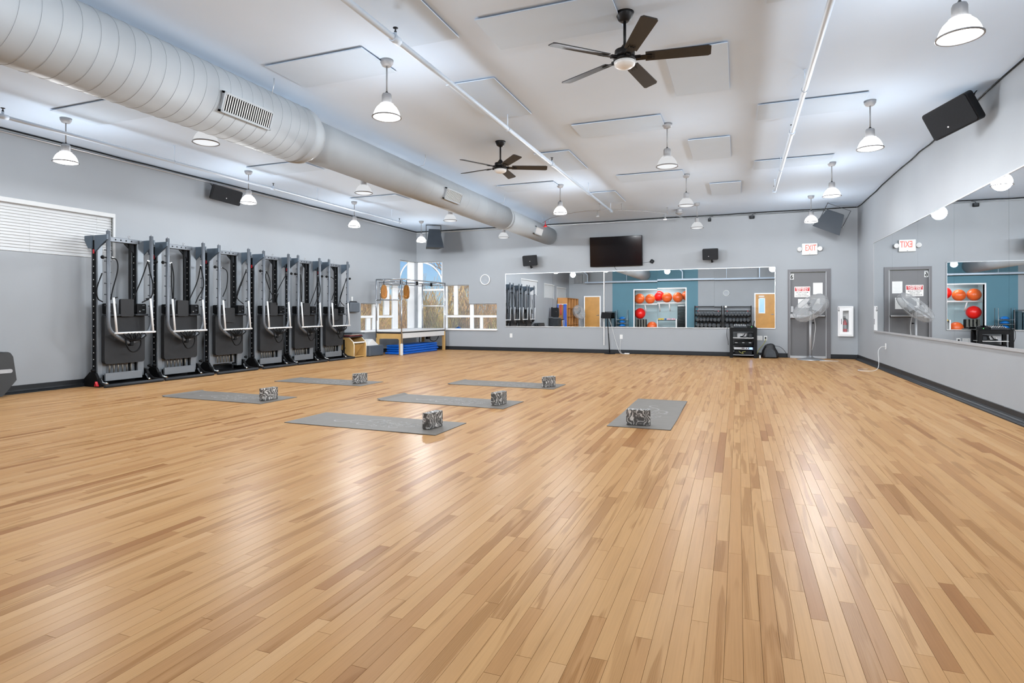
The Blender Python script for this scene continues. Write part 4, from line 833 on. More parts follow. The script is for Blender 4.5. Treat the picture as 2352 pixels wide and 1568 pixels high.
# ------------------------------------------------------------------ wall-mounted dispenser
r = thing('wall_dispenser', 'dark grey box hung on the left wall beside the last reformer tower', 'dispenser', (XL, 12.59, 1.12))
MB().box(.003, .13, -.20, .20, 0, .25, bev=.02).build('dispenser_body', mat('slate plastic', '50575f', .5), r); MB().prism([(-.12, .25), (.12, .25), (.07, .285), (-.07, .285)], .02, .11, 'x').build('lid', m_dgrey, r)
MB().box(.003, .03, -.02, .03, .285, .40).build('wall_hook', m_whiteplastic, r)

# ------------------------------------------------------------------ pilates chair
r = thing('pilates_chair', 'wooden pilates chair with padded top beside the last reformer tower', 'pilates chair', (-9.0, 12.25, 0))
side = [(-.22, 0), (.26, 0), (.26, .33)]+[(.26-.02*math.sin(i*.3)-.10*(i/6)**1.4, .33+.025*i) for i in range(1, 7)]+[(.10, .50), (-.22, .50)]
for s in (-1, 1):
    MB().prism(side, s*.25-.011, s*.25+.011, 'y').build('side_panel', m_woodl, r)
    MB().tube([(.262, s*.25, .02), (.262, s*.25, .33), (.235, s*.25, .40), (.15, s*.25, .47), (.10, s*.25, .505)], .0105, 6).build('edge_strip', mat('pale ply edge', 'e6dcc6', .5), r)
MB().box(-.22, .20, -.24, .24, .02, .04).build('bottom_panel', m_woodl, r); MB().box(-.22, -.20, -.24, .24, .04, .50).build('back_panel', m_woodc, r)
MB().box(-.33, .02, -.225, .225, -.012, .012, M=Matrix.Translation((.16, 0, .30)) @ Matrix.Rotation(math.radians(-52), 4, 'Y')).build('pedal_board', m_woodl, r)
MB().box(-.02, .05, -.225, .225, -.015, .015, M=Matrix.Translation((.19, 0, .37)) @ Matrix.Rotation(math.radians(-10), 4, 'Y')).build('pedal_pad', m_whiteplastic, r)
MB().box(-.22, .16, -.27, .27, .50, .525, bev=.008).build('seat_board', m_dgrey, r); MB().box(-.22, .15, -.26, .26, .525, .555, bev=.01).build('seat_pad', mat('dark red vinyl', '6e1f22', .5), r)
MB().box(-.03, .0, -.285, -.262, .06, .45).build('side_slot', m_blk, r); MB().tube([(-.2, -.29, .10), (.27, -.29, .014)], .014, 6).build('side_handle', m_blk, r)
tag(MB().box(-.24, .20, -.27, .27, 0, .032, bev=.012).build('seat_cushion', mat('slate vinyl cushion', '39434b', .5), loc=(-8.98, 12.25, .585)), 'flat slate cushion lying on top of the pilates chair', 'cushion')
tag(MB().box(-.20, .16, -.24, .10, 0, .028, bev=.01).build('seat_cushion', m_whiteplastic, loc=(-8.98, 12.25, .556)), 'thin white pad under the slate cushion on the pilates chair', 'cushion')
r = thing('sitting_box', 'low slate padded box on the floor between pilates chair and trapeze table', 'box', (-8.80, 12.84, 0))
MB().box(-.15, .15, -.31, .31, .012, .275, bev=.012).build('box_body', mat('slate vinyl', '454e58', .5, var=.06), r)
for sx in (-1, 1):
    for sy in (-1, 1): MB().cyl((sx*.11, sy*.27, 0), (sx*.11, sy*.27, .016), .015, 8).build('box_foot', m_blk, r)
tag(MB().prism([(-.26, 0), (.20, 0), (-.06, .16)], -.11, .11, 'x').build('wedge_cushion', m_whiteplastic, loc=(-8.82, 12.80, .276)), 'white wedge cushion resting on the slate box', 'cushion')

# ------------------------------------------------------------------ trapeze table in the window corner
X0, X1, Y0, Y1 = -.36, .36, 0., 2.42
r = thing('trapeze_table', 'maple trapeze table with chrome canopy frame in the window corner', 'pilates table', (-8.52, 13.19, 0))
for y in (Y0, Y1-.04):
    for s in (-1, 1): MB().box(s*.35-.045, s*.35+.045, y, y+.04, 0, .56, bev=.004).build('leg', m_woodl, r)
    MB().prism([(-.305, .56), (-.305, .40), (-.27, .43), (.27, .43), (.305, .40), (.305, .56)], y, y+.04, 'y').build('end_board', m_woodl, r)
for s in (-1, 1): MB().box(s*.36-.02, s*.36+.02, .04, Y1-.04, .44, .575, bev=.004).build('side_rail', m_whiteplastic, r)
MB().box(-.38, .38, -.01, Y1+.01, .575, .595).build('table_board', m_blk, r); MB().box(-.37, .37, .0, Y1, .595, .645, bev=.018).build('mattress', m_whiteplastic, r)
post = mat('polished canopy tube', 'b3b6ba', .22, metal=.9)
for s in (-1, 1):
    for y in (Y0+.0, Y1-.0): MB().cyl((s*.385, y, .03 if (s > 0) else .45), (s*.385, y, 1.98), .0165, 10).build('canopy_post', post, r)
    MB().cyl((s*.385, Y0, 1.98), (s*.385, Y1, 1.98), .0165, 10).build('canopy_rail', post, r)
    MB().cyl((s*.30, Y0+.1, 1.90), (s*.30, Y1-.1, 1.90), .011, 8).build('canopy_slider', post, r)
    MB().box(s*.385-.03, s*.385+.03, -.03, .03, 0, .30, bev=.008).build('post_sleeve', m_whiteplastic, r) if s > 0 else None
for y in (Y0, Y1): MB().cyl((-.385, y, 1.98), (.385, y, 1.98), .0165, 10).build('canopy_rail', post, r)
for y in (.12, 1.1, Y1-.12): MB().cyl((-.385, y, 1.915), (.385, y, 1.915), .011, 8).build('cross_bar', post, r)
MB().tube([(-.30, .05, 1.90), (-.24, -.02, 1.44)], .012, 8).tube([(.30, .05, 1.90), (.32, -.02, 1.44)], .012, 8).tube([(-.36, -.02, 1.44), (.36, -.02, 1.44)], .016, 8).build('trapeze_bar', post, r)
MB().tube([(-.36, Y1, 1.31), (.36, Y1, 1.31)], .016, 8).build('roll_down_bar', m_whiteplastic, r)
for y in (.10, .9, 1.7): MB().box(.28, .34, y, y+.03, 1.86, 1.96).build('rail_clamp', m_blk, r)
for x, y in ((-.345, 0), (.345, 0)): MB().cyl((x, y-.02, 1.40), (x, y-.02, .9), .009, 8).build('spring', m_alu, r)
MB().tube(spline([(.30, 1.6, .40), (.28, 1.75, .31), (.28, 1.95, .285), (.28, 2.1, .32), (.28, 2.2, .42)]), .010, 6).cyl((.25, 1.15, .44), (.25, 1.15, .29), .014, 8).box(.22, .30, 1.55, 1.68, .36, .43).build('under_strap', m_blk, r)
for (x, y, rz), lb in zip(((-.16, .02, .9), (.33, .33, 0)), ('tan leather foot sling hanging in the near end of the trapeze table frame', 'round tan leather sling hanging from the front rail of the trapeze frame')):
    q = thing('leather_sling', lb, 'sling', (-8.52+x, 13.19+y, 1.86), rz, 'tan slings on the trapeze table')
    MB().prism([(-.075, -.33), (-.045, -.38), (.03, -.39), (.075, -.34), (.085, -.2), (.06, -.06), (.02, -.02), (-.05, -.03), (-.08, -.14)], -.025, .025, 'y').build('sling_body', m_tan, q)
    MB().tube(spline([(-.05, -.03, -.3), (.02, -.03, -.33), (.05, -.03, -.25), (.05, -.03, -.16)]), .006, 5).build('stitched_edge', mat('pale stitching', 'd98f45', .6), q); MB().cyl((0, 0, -.05), (0, 0, .10), .010, 6).build('hook_strap', m_blk, q)
mm_ = MB().box(-.29, .29, -.93, .93, 0, .056, bev=.02).mesh('mat_body', m_blue)
for i, lb in enumerate(('lowest folded blue mat under the trapeze table', 'second folded blue mat from the floor under the trapeze table', 'third folded blue mat from the floor under the trapeze table', 'topmost folded blue mat under the trapeze table')):
    q = thing('folded_mat', lb, 'mat', (-8.50+.01*(i % 2), 14.36+.02*((i*3) % 4-1), .001+.064*i), .01*(i-1), 'folded blue mats under the trapeze table')
    o = bpy.data.objects.new('mat_body', mm_); COL.objects.link(o); o.parent = q
    MB().box(-.292, .292, -.932, .932, .026, .030).build('fold_seam', m_blued, q)
q = thing('sill_weight', 'small dark blue clip lying on the back window sill', 'clip', (-7.83, YB-.0, .6365)); MB().prism([(-.11, 0), (.11, 0), (.06, .03), (.02, .06), (-.03, .035)], -.02, .02, 'y').build('clip_body', m_blued, q); MB().box(-.03, .03, -.022, .022, .03, .045).build('clip_top', m_blk, q)

# ================================================================== YOGA MATS AND BLOCKS
m_mat = mat('grey yoga mat', '6a655f', .7, var=.05, scale=8, bump=.1); m_print = mat('pale mat print', '888580', .7, var=.05); m_matedge = mat('black mat underside', '1b1c1d', .8)
def swirl():
    """printed wave flourish, flat ribbons lying on the mat, drawn along +x"""
    b = MB()
    def rib(pts, w0, w1=None):
        P = spline([(x, y, 0) for x, y in pts], 6); w1 = w0 if w1 is None else w1; vs = []; fs = []
        for i, p in enumerate(P):
            t = (P[min(i+1, len(P)-1)]-P[max(i-1, 0)]).normalized(); n = Vector((-t.y, t.x, 0)); w_ = 1.5*(w0+(w1-w0)*i/len(P))*(.35+.65*math.sin(PI*min(1, (i+.6)/len(P))))
            vs += [p+n*w_, p-n*w_]
        for i in range(len(P)-1): fs.append((2*i, 2*i+1, 2*i+3, 2*i+2))
        b.add(vs, fs)
    rib([(-.40, .02), (-.44, -.03), (-.40, -.08), (-.33, -.06), (-.27, .0), (-.18, .05), (-.08, .02), (0, .0)], .007)
    rib([(-.20, .0), (-.24, -.04), (-.20, -.075), (-.15, -.05), (-.16, -.02)], .006)
    rib([(-.02, .03), (-.10, .08), (-.06, .15), (.03, .15), (.05, .09), (0, .07)], .008)
    rib([(-.06, -.02), (-.12, -.07), (-.10, -.13), (-.03, -.13), (-.02, -.09)], .007)
    rg = random.Random(21)
    for i in range(46):
        u = i/46; x = .0+.46*u; a = rg.uniform(-1, 1)*.13*math.sin(PI*min(1, u*1.1+.12)); r_ = rg.uniform(.018, .045)
        s = rg.choice((-1, 1)); rib([(x, a), (x+r_, a+s*r_*.6), (x+r_*1.2, a+s*r_*1.5), (x+r_*.4, a+s*r_*1.9), (x-.01, a+s*r_*1.2)], .0045)
    rib([(.25, -.10), (.30, -.17), (.36, -.15), (.35, -.10)], .006); rib([(.42, .03), (.50, .02), (.56, .0)], .005)
    return b.mesh('mat_print', m_print)
SW = swirl()
def yoga_mat(cx, cy, L, W, a, label, flip, curl):
    """long side along local x"""
    r = thing('yoga_mat', label, 'yoga mat', (cx, cy, .0004), a, 'grey yoga mats on the floor'); n = 30; t = .005
    rg = random.Random(label); vs = []; fs = []
    lift = lambda u, v: .012*curl*max(0, (-u*2-.93)/.07)**1.5+.003*max(0, math.sin(u*9+v*4+curl))*max(0, abs(v)*2-.8)*2
    for i in range(n+1):
        u = i/n-.5
        for v in (-.5, -.25, 0, .25, .5):
            z = lift(u, v)
            vs += [(u*L, v*W+.004*math.sin(u*7+curl), z), (u*L, v*W+.004*math.sin(u*7+curl), z+t)]
    m = 10
    for i in range(n):
        for j in range(4):
            o = i*m+j*2; fs += [(o+1, o+m+1, o+m+3, o+3), (o, o+2, o+m+2, o+m)]
        fs += [(i*m, i*m+m, i*m+m+1, i*m+1), (i*m+8, i*m+9, i*m+m+9, i*m+m+8)]
    for i in (0, n): fs += [(i*m+2*j, i*m+2*j+1, i*m+2*j+3, i*m+2*j+2) for j in range(4)]
    b = MB(); b.add(vs, fs); b.build('mat_sheet', m_mat, r)
    o = bpy.data.objects.new('mat_print', SW); COL.objects.link(o); o.parent = r; o.location = (-.02*flip, 0, t+.0042*0+.0006); o.rotation_euler = (0, 0, 0 if flip > 0 else PI)
    MB().box(-L/2-.0005, L/2+.0005, -W/2-.0005, W/2+.0005, -.0003, .0012).build('mat_underside', m_matedge, r)
    return r
MATS = [(-3.395, 5.005, 1.72, .635, -.01, 'grey yoga mat nearest the camera, left of the middle', 1, 0), (-.891, 6.61, 1.90, .60, -PI/2, 'grey yoga mat lying apart on the right, its end towards the camera', 1, .4),
        (-6.227, 5.87, 1.685, .62, -.012, 'grey yoga mat farthest left on the floor', 1, 1.2), (-6.13, 7.75, 1.67, .60, -.02, 'grey yoga mat in the far left, beyond the leftmost mat', 1, .3),
        (-3.365, 6.58, 1.74, .615, -.04, 'grey yoga mat in the middle of the group with one curled end', 1, 1.5), (-3.33, 8.42, 1.71, .62, -.012, 'grey yoga mat farthest back in the middle', 1, .8)]
for a in MATS: yoga_mat(*a)
m_marb = bpy.data.materials.new('marbled foam'); m_marb.use_nodes = True
def _marb():
    t = m_marb.node_tree; N = t.nodes; L = t.links; b = N['Principled BSDF']; b.inputs['Roughness'].default_value = .75
    tc = N.new('ShaderNodeTexCoord'); oi = N.new('ShaderNodeObjectInfo'); ad = N.new('ShaderNodeVectorMath'); ad.operation = 'MULTIPLY_ADD'; L.new(oi.outputs['Location'], ad.inputs[0]); ad.inputs[1].default_value = (.7, .7, .7); L.new(tc.outputs['Object'], ad.inputs[2])
    n1 = N.new('ShaderNodeTexNoise'); n1.inputs['Scale'].default_value = 9; n1.inputs['Detail'].default_value = 2; L.new(ad.outputs[0], n1.inputs['Vector'])
    sc = N.new('ShaderNodeVectorMath'); sc.operation = 'MULTIPLY_ADD'; L.new(n1.outputs['Color'], sc.inputs[0]); sc.inputs[1].default_value = (.22, .22, .22); L.new(ad.outputs[0], sc.inputs[2])
    wv = N.new('ShaderNodeTexWave'); wv.inputs['Scale'].default_value = 8; wv.inputs['Distortion'].default_value = 7; wv.inputs['Detail'].default_value = 2.5; wv.inputs['Detail Scale'].default_value = 1.4; L.new(sc.outputs[0], wv.inputs['Vector'])
    r = N.new('ShaderNodeValToRGB'); e = r.color_ramp.elements; e[0].position = .0; e[0].color = lin('4e4d4b'); e[1].position = 1; e[1].color = lin('d8d6d3')
    for p, c in ((.30, '5d5b59'), (.62, '6c6a68'), (.82, '7e7c79'), (.92, 'b0aeaa')): x = e.new(p); x.color = lin(c)
    L.new(wv.outputs['Fac'], r.inputs['Fac']); L.new(r.outputs['Color'], b.inputs['Base Color'])
_marb()
def bevel_block():
    bm = bmesh.new(); bmesh.ops.create_cube(bm, size=1); bmesh.ops.scale(bm, vec=(.23, .077, .15), verts=bm.verts); bmesh.ops.bevel(bm, geom=bm.edges[:], offset=.006, segments=2, affect='EDGES', profile=.5)
    me = bpy.data.meshes.new('yoga_block'); bm.to_mesh(me); bm.free(); me.materials.append(m_marb)
    me.polygons.foreach_set('use_smooth', [False]*len(me.polygons)); return me
BK = bevel_block()
for (bx, by, ang, sgn), lb in zip(((-2.704, 4.86, 83, 1), (-5.515, 5.727, 86, 1), (-5.535, 7.627, 70, 1), (-2.663, 6.40, 78, 1), (-2.637, 8.227, 67, 1), (-.795, 5.787, 185.7, -1)),
        ('marbled yoga block on the mat nearest the camera', 'marbled yoga block on the leftmost mat', 'marbled yoga block on the far left mat', 'marbled yoga block on the middle mat with the curled end', 'marbled yoga block on the farthest middle mat', 'marbled yoga block on the mat lying apart on the right')):
    a = math.radians(ang); d = Vector((math.cos(a), math.sin(a), 0)); n = Vector((-d.y, d.x, 0))*sgn; c = Vector((bx, by, 0))+d*.115+n*.0385
    o = bpy.data.objects.new('yoga_block', BK); COL.objects.link(o); o.location = (c.x, c.y, .0825); o.rotation_euler = (0, 0, a); tag(o, lb, 'yoga block', 'marbled yoga blocks on the mats')

# ================================================================== REAR OF THE ROOM (seen in the mirrors)
def wood_door(nm, x0, x1, window, loc_handle):
    d = bpy.data.objects.new(nm, None); COL.objects.link(d); struct(d); d.location = ((x0+x1)/2, YR, 0); w_ = (x1-x0)/2
    MB().box(-w_-.06, -w_, .0, .05, 0, 2.08).box(w_, w_+.06, .0, .05, 0, 2.08).box(-w_, w_, .0, .05, 2.02, 2.08).build('door_frame', m_white, d)
    MB().box(-w_, w_, .005, .035, .008, 2.02).build('door_slab', m_wood, d)
    hx = loc_handle*w_*.82
    h = MB().cyl((hx, .03, .97), (hx, .085, .97), .012, 8).box(hx-.11*(loc_handle > 0), hx+.11*(loc_handle < 0), .075, .095, .96, .98).build('door_handle', m_chrome, d); MB().lathe([(.028, 0), (.028, .01)], (hx, .036, .97), n=14, M=Matrix.Rotation(-PI/2, 4, 'X')).build('rose', m_chrome, h)
    if window:
        MB().box(-w_+.14, -w_+.18, .03, .045, 1.05, 1.82).box(-w_+.42, -w_+.46, .03, .045, 1.05, 1.82).box(-w_+.14, -w_+.46, .03, .045, 1.79, 1.83).box(-w_+.14, -w_+.46, .03, .045, 1.02, 1.06).build('window_frame', m_white, d)
        MB().box(-w_+.18, -w_+.42, .036, .039, 1.06, 1.79).build('pane', mat('daylit door glass', '9fc3dd', .15, emis='9cc4e2', es=.25), d); MB().box(-w_+.15, -w_+.42, .036, .041, 1.88, 1.94).build('door_sign', m_paper, d)
    return d
wood_door('door_2', -8.30, -7.44, False, 1); wood_door('door_3', .82, 1.74, True, 1)
r = thing('light_switch', 'white light switch beside the honey wood door, seen in the mirror', 'switch', (-7.26, YR, 1.05)); MB().box(-.036, .036, .001, .008, -.058, .058, bev=.003).build('cover_plate', m_whiteplastic, r); MB().box(-.006, .006, .008, .014, -.012, .012).build('toggle', m_whiteplastic, r)
ring_clock('round white-rimmed clock on the rear wall above the dumbbell racks', (-.62, YR, 2.10), True)
r = thing('wall_grille', 'tall grey return air grille high in the rear left corner', 'grille', (-8.72, YR, 2.82)); MB().box(-.27, .27, .001, .02, 0, .52).build('grille_back', m_dgrey, r)
for i in range(7): MB().box(-.26+i*.076, -.215+i*.076, .02, .03, .01, .51).build('grille_bar', m_alu, r)

# ------------------------------------------------------------------ cubby unit with bands
CX0, CX1, CY0, CY1, CH = XL+.02, -8.66, -1.45, .88, 1.93
r = thing('cubby_shelf', 'tall open wooden cubby unit in the rear left corner', 'shelf', ((CX0+CX1)/2, (CY0+CY1)/2, 0)); hx, hy = (CX1-CX0)/2, (CY1-CY0)/2
MB().box(-hx, -hx+.02, -hy, hy, 0, CH).build('back_panel', m_woodc, r)
for y in (-hy, -hy/2, 0, hy/2, hy-.025): MB().box(-hx, hx, y, y+.025, 0, CH).build('upright', m_woodc, r)
for z in (.0, .45, .9, 1.35, CH-.025): MB().box(-hx+.02, hx, -hy+.025, hy-.025, z, z+.022).build('shelf_board', m_woodc, r)
for i in range(4):
    for j in range(3):
        y = (CY0+CY1)/2-hy+hy/2*(i+.5); z = .024+.45*j
        if (i*3+j) % 4 == 3: continue
        q = thing('band_bundle' if (i+j) % 2 == 0 else 'rolled_towel', 'blue exercise gear in the cubby unit, column %s, row %s' % (('one', 'two', 'three', 'four')[i], ('bottom', 'second', 'third')[j]), 'exercise gear', (-8.84, y, z), 0, 'exercise gear in the cubbies')
        if (i+j) % 2 == 0: MB().sphere((0, 0, .11), .11, 14, (.9, 1.3, 1)).build('bundle', m_blued if j else m_blue, q); MB().tube([(.09*math.cos(a), .16*math.sin(a), .11) for a in [2*PI*k/16 for k in range(16)]], .02, 6, closed=True).build('band_loop', m_blue, q)
        else: MB().cyl((0, -.18, .08), (0, .18, .08), .08, 14).build('roll', m_whiteplastic if j == 2 else m_blued, q); MB().cyl((0, -.03, .08), (0, .03, .08), .083, 14).build('tie', m_blk, q)
r = thing('band_rack', 'white bar with blue resistance bands on the end of the cubby unit', 'rack', ((CX0+CX1)/2, CY1+.03, 1.55)); MB().box(-.27, .27, -.02, .03, 0, .05).build('rack_bar', m_whiteplastic, r)
for i, x in enumerate((-.22, -.06, .12, .17, .22)):
    l = (.95, .55, 1.25, 1.3, 1.3)[i]; MB().tube(spline([(x-.02, .045, .03), (x-.03, .05, -l*.5), (x+.01+.03*(i > 2), .06, -l), (x+.03, .05, -l*.5), (x+.02, .045, .03)]), .016, 6).build('hanging_band', m_blue if i != 1 else m_red, r)
pedestal_fan('plastic-wrapped pedestal fan beside the cubbies, seen only in the back mirror', (-8.30, -.25, 0), (.75, .45, .4), 1.15)
r = thing('balance_bench', 'white tube frame with black top before the cubby unit', 'frame', (-8.95, 1.35, 0))
for s in (-1, 1): MB().tube([(s*.26, -.2, .01), (s*.2, -.12, .72), (s*.2, .12, .72), (s*.26, .2, .01)], .014, 8).build('frame_leg', m_barw, r)
MB().box(-.22, .22, -.10, .10, .72, .77, bev=.02).build('frame_top', m_blk, r)
r = thing('storage_bin', 'dark grey lidded bin by the left wall, seen in the back mirror', 'bin', (-8.95, 2.1, 0)); MB().box(-.22, .22, -.3, .3, 0, .80, bev=.03).build('bin_body', m_dgrey, r); MB().box(-.23, .23, -.31, .31, .80, .86, bev=.02).build('bin_lid', mat('grey bin lid', '5a5e60', .5), r)
speaker('floor_speaker', 'black loudspeaker standing on the grey storage bin by the left wall', .36, .50, .3, .8, (-8.95, 2.1, 1.125), (0, 0, PI), dot=(-.2, .1))
# dumbbell racks
m_iron = mat('grey rubber dumbbell', '4a4e52', .6, var=.1)
def dumbbell(mm):
    r = thing('dumbbell', '-', 'dumbbell')
    for s in (-1, 1): MB().lathe([(.06, -.035), (.072, -.025), (.072, .025), (.06, .035)], (0, s*.10, 0), n=12, M=Matrix.Rotation(PI/2, 4, 'X')).build('weight_head', mm, r)
    MB().cyl((0, -.07, 0), (0, .07, 0), .016, 8).build('handle', m_chrome, r); return r
DB = dumbbell(m_iron); first = [True]
for rk, (xc, lb) in enumerate(((-1.50, 'black three-tier dumbbell rack left of the rear clock'), (-.06, 'black three-tier dumbbell rack nearest the rear right door'))):
    r = thing('dumbbell_rack', lb, 'rack', (xc, YR+.32, 0), 0, 'dumbbell racks along the rear wall')
    for s in (-1, 1): MB().box(s*.66-.03, s*.66+.03, -.05, .02, 0, 1.42).box(s*.66-.035, s*.66+.035, -.25, .25, 0, .05).build('upright', m_blkm, r)
    for z in (1.36, 1.14): MB().box(-.69, .69, .02, .06, z-.03, z+.03).build('bar_holder', m_blkm, r)
    for x, z in ((-.55, 1.36), (.5, 1.14), (-.5, 1.14)): MB().box(x-.02, x+.02, .06, .068, z-.015, z+.015).build('red_sticker', m_red, r)
    if rk: MB().box(-.63, -.52, .06, .07, 1.33, 1.42).build('paper_note', m_paper, r)
    for z in (.30, .60, .90): MB().box(-.64, .64, -.16, .16, -.012, .012, M=Matrix.Translation((0, .04, z)) @ Matrix.Rotation(-.3, 4, 'X')).build('tier', m_blkm, r)
    for j, z in enumerate((.30, .60, .90)):
        n = (6, 7, 8)[j]
        for i in range(n):
            o = DB if first[0] else copy_tree(DB); first[0] = False
            k = (1.25, 1.08, .9)[j]; o.location = (xc-.60+1.2*(i+.5)/n, YR+.36, z+.018+k*.0755); o.rotation_euler = (-.3, 0, 0); o.scale = (k, k, k)
            tag(o, 'grey rubber dumbbell, %s from the left on the %s tier of the %s rear rack' % (('first', 'second', 'third', 'fourth', 'fifth', 'sixth', 'seventh', 'eighth')[i], ('bottom', 'middle', 'top')[j], ('left', 'right')[rk]), 'dumbbell', 'dumbbells on the rear racks')
# niche contents
b = thing('shelf_rail', 'white ball shelf rail across the storage niche', 'shelf', (-4.05, -2.15, 1.58)); MB().cyl((-1.55, 0, 0), (1.55, 0, 0), .035, 10).cyl((-1.55, -.6, .02), (1.55, -.6, .02), .03, 10).build('rail', m_white, b)
for x in (-.9, -.1, .45): MB().cyl((x, -.05, -.03), (x+.03, -.3, -.45), .03, 8).build('bracket', m_white, b)
for i, (x, z, rad, mm) in enumerate(((-5.30, 1.90, .295, m_orange), (-4.70, 1.88, .28, m_orange), (-4.22, 2.0, .295, m_redball), (-3.74, 1.90, .285, m_orange), (-3.15, 1.90, .285, m_orange), (-2.70, 2.0, .28, m_orange))):
    q = thing('exercise_ball', 'orange or red exercise ball on the niche shelf, %s from the left in the mirror' % ('first', 'second', 'third', 'fourth', 'fifth', 'sixth')[i], 'ball', (x, -2.45 if i not in (2, 5) else -2.82, z-rad), 0, 'exercise balls in the storage niche'); MB().sphere((0, 0, rad), rad, 28).build('ball_skin', mm, q); MB().lathe([(.02, 0), (.012, .01)], (0, 0, rad*2-.008), n=8).build('valve', m_whiteplastic, q)
for x, y, z, rad, mm, lb in ((-5.25, -2.35, .75, .31, m_redball, 'bright red exercise ball resting on the upright step platforms'), (-4.58, -2.4, 0, .30, m_orange, 'orange exercise ball on the niche floor')):
    q = thing('exercise_ball', lb, 'ball', (x, y, z), 0, 'exercise balls in the storage niche'); MB().sphere((0, 0, rad), rad, 28).build('ball_skin', mm, q); MB().lathe([(.02, 0), (.012, .01)], (0, 0, rad*2-.008), n=8).build('valve', m_whiteplastic, q)
for i in range(4):
    q = thing('step_platform', 'grey step platform stood on end under the red ball, %s from the niche side' % ('first', 'second', 'third', 'fourth')[i], 'step platform', (-5.40+i*.15, -2.35, .002), 0, 'step platforms on end'); MB().box(-.06, .04, -.18, .18, 0, .73, bev=.015).build('platform', mat('grey step plastic', '5f5f58', .6), q); MB().box(.04, .055, -.17, .17, .02, .72).build('tread', m_blk, q)
q = thing('step_stack', 'tall stack of thin black step risers in the niche', 'stack', (-2.94, -2.3, 0))
for i in range(20): MB().box(-.20, .20, -.25, .25, i*.07, i*.07+.055, bev=.008).build('riser', m_blk, q)
q2 = tag(MB().box(-.17, .17, -.2, .2, 0, .06, bev=.01).build('white_tray', m_whiteplastic, loc=(-2.94, -2.3, 1.396)), 'white tray on top of the black riser stack', 'tray')
q = thing('small_weight_rack', 'low white frame rack holding small coloured weights', 'rack', (-3.72, -2.2, 0))
for s in (-1, 1): MB().box(s*.52-.03, s*.52+.03, -.15, .15, 0, .70).build('rack_leg', m_white, q)
MB().box(-.49, .49, -.14, .14, .60, .63).build('rack_tier', m_blk, q)
for i, (x, mm) in enumerate(((-.42, m_yellow), (-.32, m_yellow), (-.22, m_yellow), (-.08, m_blued), (.06, m_pink), (.16, m_pink), (.30, m_pink), (.40, m_pink))):
    o = dumbbell(mm); o.location = (-3.72+x, -2.2, .685); o.scale = (.65,)*3; o.rotation_euler = (0, 0, 0); tag(o, 'small %s hand weight, %s on the white rack' % ({m_yellow: 'yellow', m_blued: 'blue', m_pink: 'pink'}[mm], ('first', 'second', 'third', 'fourth', 'fifth', 'sixth', 'seventh', 'eighth')[i]), 'dumbbell', 'small coloured hand weights')
r = thing('niche_lamp', 'white strip lamp on the storage niche ceiling', 'lamp', (-4.05, -2.5, 3.0)); MB().box(-.6, .6, -.08, .08, -.05, 0).build('fixture', m_white, r); MB().box(-.58, .58, -.06, .06, -.062, -.051).build('diffuser', m_lens, r)
ld = bpy.data.lights.new('tube', 'AREA'); ld.shape = 'RECTANGLE'; ld.size = 1.1; ld.size_y = .1; ld.energy = 45; lo = bpy.data.objects.new('tube', ld); COL.objects.link(lo); lo.parent = r; lo.location = (0, 0, -.07)
# half-dome balance trainers
r = thing('dome_rack', 'slim steel rack carrying blue half-dome balance trainers', 'rack', (-6.05, YR+.42, 0))
for s in (-1, 1): MB().tube([(s*.30, -.2, .01), (s*.30, -.2, 1.25), (s*.30, .2, 1.25), (s*.30, .2, .01)], .012, 6).build('rack_side', m_steel, r)
for i in range(4): MB().box(-.3, .3, -.2, .2, .12+i*.2, .13+i*.2).build('rack_tier', m_steel, r)
DM = None
for x, y, z, lb in [(-6.05, YR+.42, .132+.2*i, 'blue half-dome balance trainer on the steel rack, %s' % ('lowest', 'second lowest', 'third lowest', 'topmost')[i]) for i in range(4)]+[(-5.75, YR+1.0, 0, 'blue half-dome balance trainer on the floor by the teal wall')]:
    q = thing('balance_trainer', lb, 'balance trainer', (x, y, z), 0, 'blue half-dome balance trainers'); k = .62 if z else 1.0
    MB().lathe([(.29*k, .0), (.30*k, .03*k), (.30*k, .05*k)], n=24).build('platform', m_blk, q); MB().lathe([(.285*k, .045*k), (.26*k, .12*k), (.19*k, .20*k), (.09*k, .24*k), (.001, .25*k)], n=24, close=False).build('dome', mat('blue dome rubber', '1668b0', .3), q)
# mat stack beside the door
r = thing('mat_rack', 'dark rack of folded mats beside the teal wall', 'rack', (-6.75, YR+.35, 0))
for i in range(3): MB().box(-.30+i*.2, -.14+i*.2, -.2, .2, .02, 1.0+.06*i, bev=.02).build('hanging_mat', mat('dark teal vinyl', '2d4650', .5), r)
MB().box(-.34, .34, -.02, .02, 1.14, 1.17).build('rack_rail', m_blkm, r)
for s in (-1, 1): MB().box(s*.34-.015, s*.34+.015, -.2, .2, 0, .02).box(s*.34-.015, s*.34+.015, -.015, .015, .02, 1.17).build('rack_post', m_blkm, r)

